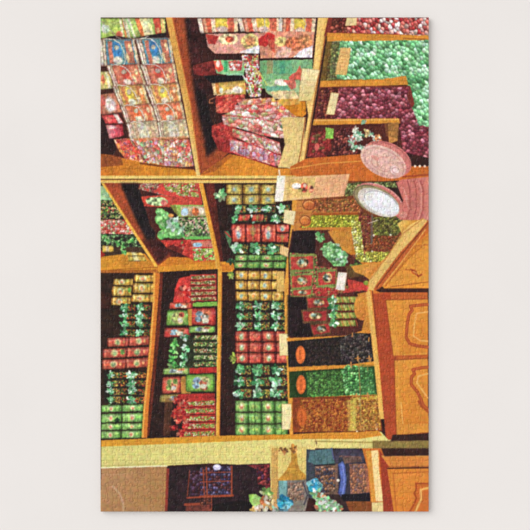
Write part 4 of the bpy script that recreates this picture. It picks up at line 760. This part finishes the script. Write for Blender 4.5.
poly(Z(Nc,[(205,268),(235,310),(238,390),(215,395),(218,320)]),(176,92,56),g3,a=.5); poly(Z(Nc,[(115,240),(175,240),(205,262),(125,270)]),(90,66,60),g3,n=.4)
rm=part('printed_jar_rim','blue metal rim of the dark glass jar',parent=g3)
poly(Z(T5,[(228,372),(242,362),(250,380),(254,420),(250,460),(240,474),(228,462),(236,420)]),(74,90,160),rm,n=.3,soft=.3); line(Z(T5,[(240,372),(246,400),(247,435),(241,465)]),1.1,(120,136,206),rm); line(Z(T5,[(228,375),(234,420),(228,462)]),.9,(30,30,60),rm)
line(Z(T5,[(258,378),(262,420),(258,465)]),.8,(60,40,50),g3); line(Z(T5,[(325,375),(335,410),(334,460)]),1.2,(30,24,50),g3)
for y_ in (385,410,440): line(Z(T5,[(265,y_),(322,y_-3)]),.6,(90,60,60),g3,.6)
ell(*Z(T5,[(228,422)])[0],1.6,1.4,(226,220,205),rm)
poly(Z(Nc,[(110,400),(245,395),(240,430),(120,430)]),(20,16,22),g3,n=.3)
# cupboard at the lower right corner
c2=part('printed_cupboard_frame','printed orange cupboard frame at the lower right corner')
poly(Z(Nc,[(200,205),(280,205),(485,240),(490,480),(240,480),(225,300)]),(206,110,36),c2,n=.12,to=(190,84,32),ax=(365,470,395,468),streak='v')
poly(Z(Nc,[(238,215),(268,212),(272,300),(290,430),(258,430),(245,320)]),(240,210,140),c2,n=.06); poly(Z(Nc,[(215,215),(238,215),(258,430),(240,435),(228,300)]),(214,140,50),c2,n=.1)
poly(Z(Nc,[(272,212),(290,235),(325,300),(335,480),(290,480),(282,330)]),(150,50,28),c2,n=.12,streak='v'); poly(Z(Nc,[(280,236),(485,232),(485,285),(320,290)]),(206,120,46),c2,n=.1,streak='h')
line(Z(Nc,[(285,238),(485,236)]),.9,(226,160,80),c2); poly(Z(T5,[(362,322),(512,322),(512,345),(372,347)]),(46,22,18),c2,n=.4,soft=.35); poly(Z(T5,[(385,380),(512,378),(512,390),(385,390)]),(90,36,22),c2,n=.2,soft=.4)
d3=part('printed_cupboard_door','printed lower cupboard door with a carved moulding at the bottom right'); poly(Z(Nc,[(305,285),(485,283),(485,480),(335,480)]),(210,120,38),d3,n=.08); line(Z(Nc,[(308,290),(485,287)]),1.3,(60,22,16),d3)
p3=part('printed_door_panel','raised panel of the lower cupboard door',parent=d3); poly(Z(Nc,[(330,310),(485,306),(485,480),(345,480)]),(218,132,46),p3,n=.08,to=(206,110,34)); line(Z(Nc,[(330,312),(485,304)]),.9,(176,86,30),p3); line(Z(Nc,[(332,310),(345,475)]),.9,(176,86,30),p3)
poly(Z(Nc,[(425,352),(485,352),(485,480),(400,480),(422,440),(430,415),(422,395),(430,380)]),(196,96,34),p3,n=.1); line(Z(Nc,[(485,354),(428,354),(430,380),(420,396),(430,416),(420,442),(400,475)]),1.6,(160,64,24),p3); line(Z(Nc,[(485,372),(448,380),(450,420),(425,475)]),2.2,(232,176,90),p3,.8)
card(Z(Nc,[(240,435),(288,432),(290,480),(242,480)]),'printed cream card at the foot of the cupboard frame',(226,200,130))
poly(Z(Nc,[(130,430),(240,430),(242,480),(150,480)]),(120,60,26),dk,n=.3)
# ribbons and sweets at the bottom
t=part('printed_gift_bow','printed green and orange wrapped sweets at the foot of the alcove')
poly(Z(M,[(215,395),(245,392),(272,410),(268,440),(235,448),(218,425)]),(130,180,70),t,n=.3,to=(170,210,120)); bow(*Z(M,[(292,390)])[0],6.5,[(110,160,70),(170,200,110),(90,130,60),(206,220,160)],t,8)
bow(*Z(M,[(285,440)])[0],8.5,[(225,150,80),(236,190,120),(206,110,60),(240,226,196)],t,9); bow(*Z(M,[(325,450)])[0],7,[(150,196,160),(226,196,140),(236,234,220),(206,150,90)],t,8); bow(*Z(M,[(245,462)])[0],5,[(236,200,150),(225,170,90),(240,230,200)],t,7); bow(*Z(M,[(310,405)])[0],4,[(236,214,160),(150,180,90)],t,6)
BL=[(40,150,190),(90,196,220),(24,110,150),(150,226,240)]
t=part('printed_gift_bow','printed turquoise bow in front of the glass jar'); bow(*Z(M,[(375,435)])[0],9,BL,t,11,thin=.42); bow(*Z(M,[(372,432)])[0],4,BL,t,7)
t=part('printed_gift_bow','printed turquoise bow left of the dark glass jar'); bow(*Z(M,[(510,360)])[0],8.5,BL,t,11,thin=.42); bow(*Z(Nc,[(5,350)])[0],4,BL,t,7)
t=part('printed_gift_bow','printed pale green and white ribbon at the bottom centre')
for k,(x,y,r_) in enumerate(((5,400,7),(30,420,7),(60,435,7),(85,455,6),(20,450,7),(50,465,6),(100,468,6))): bow(*Z(Nc,[(x,y)])[0],r_,[(120,186,130),(190,220,190),(236,236,230),(214,130,90),(150,200,130)],t,8,k)

# big price card hanging below the shelf edge
pc=part('printed_price_card','large printed price card with a red and white picture, hanging below the shelf edge')
poly(Z(T3,[(60,22),(265,12),(246,82),(180,86),(52,97)]),(226,190,120),pc,n=.12,to=(226,166,116),ax=(285,185,345,185))
poly(Z(T3,[(38,18),(64,18),(56,99),(30,99)]),(238,232,216),pc,n=.08); line(Z(T3,[(44,0),(46,20)]),1.6,(226,206,180),pc)
pi=part('printed_card_picture','red and white picture on the price card',parent=pc)
poly(Z(T3,[(72,28),(160,24),(140,84),(66,88)]),(220,180,104),pi,n=.25); ell(*Z(T3,[(98,50)])[0],4.6,3,(236,226,214),pi,n=.3); ell(*Z(T3,[(122,55)])[0],3.6,5,(190,80,60),pi,n=.8); ell(*Z(T3,[(124,48)])[0],1.6,2,(226,190,160),pi); ell(*Z(T3,[(144,60)])[0],2.6,3.8,(206,120,90),pi,n=.7); ell(*Z(T3,[(110,62)])[0],2.4,2,(160,140,70),pi,n=.6)
poly(Z(T3,[(160,24),(258,18),(240,78),(150,80)]),(224,164,116),pc,n=.12,a=.8)
for k in range(5): line(Z(T3,[(166-3*k,32+10*k),(240-4*k,28+10*k)]),.4,(196,120,80),pc,.5)
line(Z(T3,[(60,22),(265,12),(246,82),(52,97)]),.5,(160,96,50),None,.6)

for x_,y_,rx_,ry_ in ((137,109,6.2,5.0),(125,157,5.4,4.8)): arc(*Z(T3,[(x_,y_)])[0],rx_,ry_,0,360,.8,(110,50,24)); arc(*Z(T3,[(x_,y_)])[0],rx_*.8,ry_*.75,180,330,.8,(236,160,90))
# slanting rail, over the ends of the panels
poly(Z(T3,[(507,158),(492,150),(452,170),(428,196),(385,262),(326,340),(322,372),(338,376),(350,362),(420,265)]),(220,176,92),rl,n=.12)
poly(Z(T3,[(511,160),(511,176),(425,285),(362,366),(345,376),(338,372),(350,352),(420,258)]),(182,84,34),rl,n=.15)
line(Z(T3,[(508,164),(422,268),(348,366)]),1.0,(110,46,22),rl); line(Z(T3,[(492,152),(430,198),(384,266),(328,342)]),.7,(170,100,40),rl)
line(Z(T3,[(500,186),(425,288),(368,360)]),.9,(228,164,76)); line(Z(T3,[(511,232),(462,240),(430,290),(380,355)]),.7,(176,90,34))
line(Z(T3,[(322,372),(328,440),(334,520)]),1.6,(222,170,84)); line(Z(T3,[(335,378),(342,440),(348,520)]),1.0,(120,50,24))
poly([(217.6,266),(221.8,266),(222.2,290),(221.5,320),(219.5,436),(215.8,436),(217.6,320),(218,290)],(222,150,46),e3)
line([(218.2,272),(218,320),(216.4,435)],.6,(236,190,90),e3); line([(222,276),(221.5,320),(219.6,435)],.6,(150,66,20),e3)
poly([(222,333),(232,333),(232,376),(221,376)],(30,16,16),rb3,n=.5); bow(*Z(K,[(205,255)])[0],4,[(150,170,60),(190,205,90),(110,140,50)],rb3,8)
SAT=.97; GAM=.92; WORLD=.71; SUN=1.9
# ---------------------------------------------------------------- tone of the whole print
def blur(a,sg):
    r=int(3*sg+1); k=np.exp(-.5*(np.arange(-r,r+1)/sg)**2); k/=k.sum()
    for ax in (0,1):
        p=np.pad(a,[(r,r) if d==ax else (0,0) for d in range(3)],mode='edge'); o=np.zeros_like(a)
        for i,w in enumerate(k): o+=w*(p[i:i+a.shape[0]] if ax==0 else p[:,i:i+a.shape[1]])
        a=o
    return a
GOODS=('tin','bag','pack','bow','packet','ribbon','clip','loose','twisted')
isg=np.array([any(w in r['name'] for w in GOODS) for r in REG]); am=np.where(isg[own],.8,.2)
am=blur(am[...,None],1.0*SS)[...,0]
wxn=am*(vnoise(3.1,21)-.5)+.5*am*(vnoise(1.5,22)-.5); wyn=am*(vnoise(3.1,23)-.5)+.5*am*(vnoise(1.5,24)-.5)
JJ,II=np.mgrid[0:H,0:W]
si=np.clip(np.round(II+wxn*SS).astype(int),0,W-1); sj=np.clip(np.round(JJ+wyn*SS).astype(int),0,H-1)
ink[:]=ink[sj,si]; own[:]=own[sj,si]
g=np.clip(ink,0,1); g=blur(g,.45*SS)
cn=np.dstack([vnoise(2.3,31),vnoise(2.6,32),vnoise(2.3,33)])-.5
g=g*(1+cn*(.02+.08*(am/.8))[...,None])+cn*.02
fine=blur(g,1.6*SS); g=g+.22*(g-fine)                    # crisp, slightly over-sharpened print
lum=(g@np.array([.3,.55,.15]))[...,None]; g=lum+(g-lum)*SAT
g=np.clip(g,0,1)**GAM
g=g*(1+.02*(N1-.5)+(.03+.06*am/.8)*(N2-.5))[...,None]
g=g*.97+.02
ink[:]=np.clip(g,0,1)
# bare background between the pieces of the picture goes to the neighbouring part
for _ in range(60):
    z=own==0
    if not z.any(): break
    for sh in ((0,1),(0,-1),(1,1),(1,-1)):
        n_=np.roll(own,sh[1],axis=sh[0]); own[:]=np.where((own==0)&(n_>0),n_,own)
# ---------------------------------------------------------------- relief of the die-cut pieces
nvx, nvy = W+1, H+1
vx=X0+np.arange(nvx)*dx; vy=Y0+np.arange(nvy)*dy
VX,VY=np.meshgrid(vx,vy)
pu=(X1-X0)/NX; pv=(Y1-Y0)/NY
r2=np.random.default_rng(5)
sgV=r2.choice([-1.,1.],(NY+2,NX+2)); sgH=r2.choice([-1.,1.],(NY+2,NX+2))
ofV=r2.uniform(-.1,.1,(NY+2,NX+2)); ofH=r2.uniform(-.1,.1,(NY+2,NX+2)); rkV=r2.uniform(.12,.16,(NY+2,NX+2)); rkH=r2.uniform(.12,.16,(NY+2,NX+2))
tiltx=r2.normal(0,1,(NY+2,NX+2)); tilty=r2.normal(0,1,(NY+2,NX+2))
def seam(u,v,nu,sg,of,rk,tr):
    i=np.clip(np.round(u).astype(int),0,nu); j=np.floor(v).astype(int); j=np.clip(j,0,None)
    b=v-j-.5
    idx=(np.clip(j,0,sg.shape[0]-1),i) if not tr else (i,np.clip(j,0,sg.shape[1]-1))
    s_=sg[idx]; wav=.05*np.cos(2*np.pi*b)*s_
    a=(u-i+wav*1.0)*s_; bb=b-of[idx]; r=rk[idx]
    d1=np.hypot(a-.15,bb)-r
    d=np.abs(np.minimum(a,d1)); d=np.where((np.abs(bb)<r*.55)&(a<.06),np.abs(bb)*0+np.minimum(np.abs(r*.6-np.abs(bb)),.2),d)
    return np.where((i==0)|(i==nu),9.,d)
Uu=(VX-X0)/pu; Vv=(VY-Y0)/pv
dist=np.minimum(seam(Uu,Vv,NX,sgV,ofV,rkV,False)*pu, seam(Vv,Uu,NY,sgH,ofH,rkH,True)*pv)
edge=np.minimum(np.minimum(VX-X0,X1-VX),np.minimum(VY-Y0,Y1-VY))
SW=.95
hgt=-.62*np.clip(1-dist/SW,0,1)**1.3 -.5*np.clip(1-edge/1.0,0,1)**2
ci=np.clip(Uu.astype(int),0,NX); cj=np.clip(Vv.astype(int),0,NY)
hgt=hgt+.011*((Uu-ci-.5)*tiltx[cj,ci]+(Vv-cj-.5)*tilty[cj,ci])*3
hgt=hgt+.0*(np.random.default_rng(9).random(hgt.shape)-.5)*.8
VZ=TOP+hgt*U
gyy,gxx=np.gradient(hgt*1.0,dy,dx)
nrm=np.dstack([-gxx,gyy,np.ones_like(gxx)]); nrm/=np.linalg.norm(nrm,axis=2,keepdims=True)
wx=(VX-265)*U; wy=(265-VY)*U

# ---------------------------------------------------------------- materials
def nt(name):
    m=bpy.data.materials.new(name); m.use_nodes=True; t=m.node_tree; t.nodes.clear()
    o=t.nodes.new('ShaderNodeOutputMaterial'); b=t.nodes.new('ShaderNodeBsdfPrincipled'); t.links.new(b.outputs[0],o.inputs[0]); return m,t,b
def print_material():
    m,t,b=nt('printed_card')
    at=t.nodes.new('ShaderNodeAttribute'); at.attribute_name='ink'
    tc=t.nodes.new('ShaderNodeTexCoord'); nz=t.nodes.new('ShaderNodeTexNoise'); nz.inputs['Scale'].default_value=900; nz.inputs['Detail'].default_value=2
    t.links.new(tc.outputs['Object'],nz.inputs['Vector'])
    mp=t.nodes.new('ShaderNodeMapRange'); mp.inputs[3].default_value=.99; mp.inputs[4].default_value=1.01; t.links.new(nz.outputs[0],mp.inputs[0])
    mx=t.nodes.new('ShaderNodeVectorMath'); mx.operation='SCALE'; t.links.new(at.outputs['Color'],mx.inputs[0]); t.links.new(mp.outputs[0],mx.inputs['Scale'])
    t.links.new(mx.outputs[0],b.inputs['Base Color'])
    b.inputs['Roughness'].default_value=.42; b.inputs['Specular IOR Level'].default_value=.15
    return m
def plain(name,col,rough=.8,sc=30,amp=.03,spec=.2):
    m,t,b=nt(name); tc=t.nodes.new('ShaderNodeTexCoord'); nz=t.nodes.new('ShaderNodeTexNoise'); nz.inputs['Scale'].default_value=sc; nz.inputs['Detail'].default_value=5
    t.links.new(tc.outputs['Object'],nz.inputs['Vector'])
    rp=t.nodes.new('ShaderNodeValToRGB'); rp.color_ramp.elements[0].position=.3; rp.color_ramp.elements[1].position=.7
    rp.color_ramp.elements[0].color=[c*(1-amp) for c in col]+[1]; rp.color_ramp.elements[1].color=[c*(1+amp) for c in col]+[1]
    t.links.new(nz.outputs[0],rp.inputs[0]); t.links.new(rp.outputs[0],b.inputs['Base Color'])
    b.inputs['Roughness'].default_value=rough; b.inputs['Specular IOR Level'].default_value=spec; return m
PM=print_material()
def lin(c): c=np.clip(c,0,1); return np.where(c<=.04045,c/12.92,((c+.055)/1.055)**2.4)
EXPO=1.0
LINK=lin(ink)*EXPO
scene=bpy.context.scene; COL=scene.collection
root=bpy.data.objects.new('jigsaw_puzzle',None); COL.objects.link(root)
root['label']='assembled jigsaw puzzle of a colourful sweet shop lying on the white surface'; root['category']='jigsaw puzzle'
objs={}
flat=own.ravel(); order=np.argsort(flat,kind='stable'); srt=flat[order]
bounds=np.searchsorted(srt,np.arange(len(REG)+1))
Pflat=np.column_stack([wx.ravel(),wy.ravel(),VZ.ravel()]); Nflat=nrm.reshape(-1,3); Iflat=LINK.reshape(-1,3)
def build(k):
    r=REG[k]; cl=order[bounds[k]:bounds[k+1]]
    if len(cl)<4: return None
    j,i=cl//W,cl%W; a=j*nvx+i
    q=np.column_stack([a,a+nvx,a+nvx+1,a+1])
    uq,inv=np.unique(q.ravel(),return_inverse=True); n=len(cl)
    me=bpy.data.meshes.new(r['name']); me.vertices.add(len(uq)); me.vertices.foreach_set('co',Pflat[uq].ravel())
    me.loops.add(n*4); me.loops.foreach_set('vertex_index',inv.astype(np.int32).ravel())
    me.polygons.add(n); me.polygons.foreach_set('loop_start',np.arange(0,4*n,4,dtype=np.int32))
    me.polygons.foreach_set('use_smooth',np.ones(n,bool))
    me.update(calc_edges=True)
    ca=me.color_attributes.new('ink','FLOAT_COLOR','CORNER')
    cc=np.ones((n,4,4),np.float32); cc[:,:,:3]=Iflat[cl][:,None,:]; ca.data.foreach_set('color',cc.ravel())
    me.normals_split_custom_set_from_vertices(Nflat[uq].tolist())
    me.materials.append(PM)
    o=bpy.data.objects.new(r['name'],me); COL.objects.link(o); return o
sizes=np.diff(bounds)
for k in range(len(REG)): objs[k]=build(k)
for k,r in enumerate(REG):
    o=objs[k]
    if o is None: continue
    p=r['parent']
    while p is not None and objs.get(p) is None: p=REG[p]['parent']
    o.parent=root if p is None else objs[p]
    if r['label']: o['label']=r['label']
    if r['group']: o['group']=r['group']
    if r['kind']: o['kind']=r['kind']
# cardboard body under the print, with rounded corners
def rounded(x0,y0,x1,y1,r,n=6):
    p=[]
    for (cx,cy,a) in ((x1-r,y1-r,0),(x0+r,y1-r,90),(x0+r,y0+r,180),(x1-r,y0+r,270)):
        for k in range(n+1):
            t=math.radians(a+90*k/n); p.append((cx+r*math.cos(t),cy+r*math.sin(t)))
    return p
x0,x1=(X0-265)*U,(X1-265)*U; y0,y1=(265-Y1)*U,(265-Y0)*U
def ring_mesh(name,levels,mat,parent):
    vs=[];fs=[];n=None
    for (ins,z) in levels:
        p=rounded(x0+ins,y0+ins,x1-ins,y1-ins,.0012); n=len(p); vs+=[(a,b,z) for a,b in p]
    for l in range(len(levels)-1):
        for k in range(n): fs.append((l*n+k,l*n+(k+1)%n,(l+1)*n+(k+1)%n,(l+1)*n+k))
    fs.append(tuple(range(n))[::-1]); fs.append(tuple((len(levels)-1)*n+k for k in range(n)))
    me=bpy.data.meshes.new(name); me.from_pydata(vs,[],fs); me.materials.append(mat)
    o=bpy.data.objects.new(name,me); COL.objects.link(o); o.parent=parent; return o
bd=ring_mesh('cardboard_backing',[(.0003,0.),(0.,.0003),(0.,TOP-.0018),(.0004,TOP-.0012)],plain('grey_cardboard',(.50,.46,.42)),root)
bd['label']='grey cardboard edge of the puzzle'
# the white surface it lies on
def surf():
    me=bpy.data.meshes.new('floor'); s=3.0; n=24; vs=[];fs=[]
    for j in range(n+1):
        for i in range(n+1): vs.append((-s+2*s*i/n,-s+2*s*j/n,0))
    for j in range(n):
        for i in range(n): a=j*(n+1)+i; fs.append((a,a+1,a+n+2,a+n+1))
    me.from_pydata(vs,[],fs); me.materials.append(plain('white_board',(.772,.742,.722),.75,6,.012)); o=bpy.data.objects.new('floor',me); COL.objects.link(o); o['kind']='structure'
surf()
# ---------------------------------------------------------------- light
w=bpy.data.worlds.new('World'); scene.world=w; w.use_nodes=True
w.node_tree.nodes['Background'].inputs[0].default_value=(1,.985,.97,1); w.node_tree.nodes['Background'].inputs[1].default_value=WORLD
sd=bpy.data.lights.new('window_light','SUN'); sd.energy=SUN; sd.angle=math.radians(55); so=bpy.data.objects.new('window_light',sd); COL.objects.link(so)
from mathutils import Vector
so.rotation_euler=Vector((.80,-.45,-.75)).to_track_quat('-Z','Y').to_euler(); so.location=(-1,.8,1.2)
# ---------------------------------------------------------------- camera
cd=bpy.data.cameras.new('camera'); cam=bpy.data.objects.new('camera',cd); COL.objects.link(cam); cam.location=(0,0,2.4)
cd.sensor_width=36; cd.lens=36*(2.4-TOP)/(530*U); cd.clip_start=.05; scene.camera=cam
scene.view_settings.view_transform='Standard'; scene.view_settings.look='None'; scene.view_settings.exposure=0; scene.view_settings.gamma=1
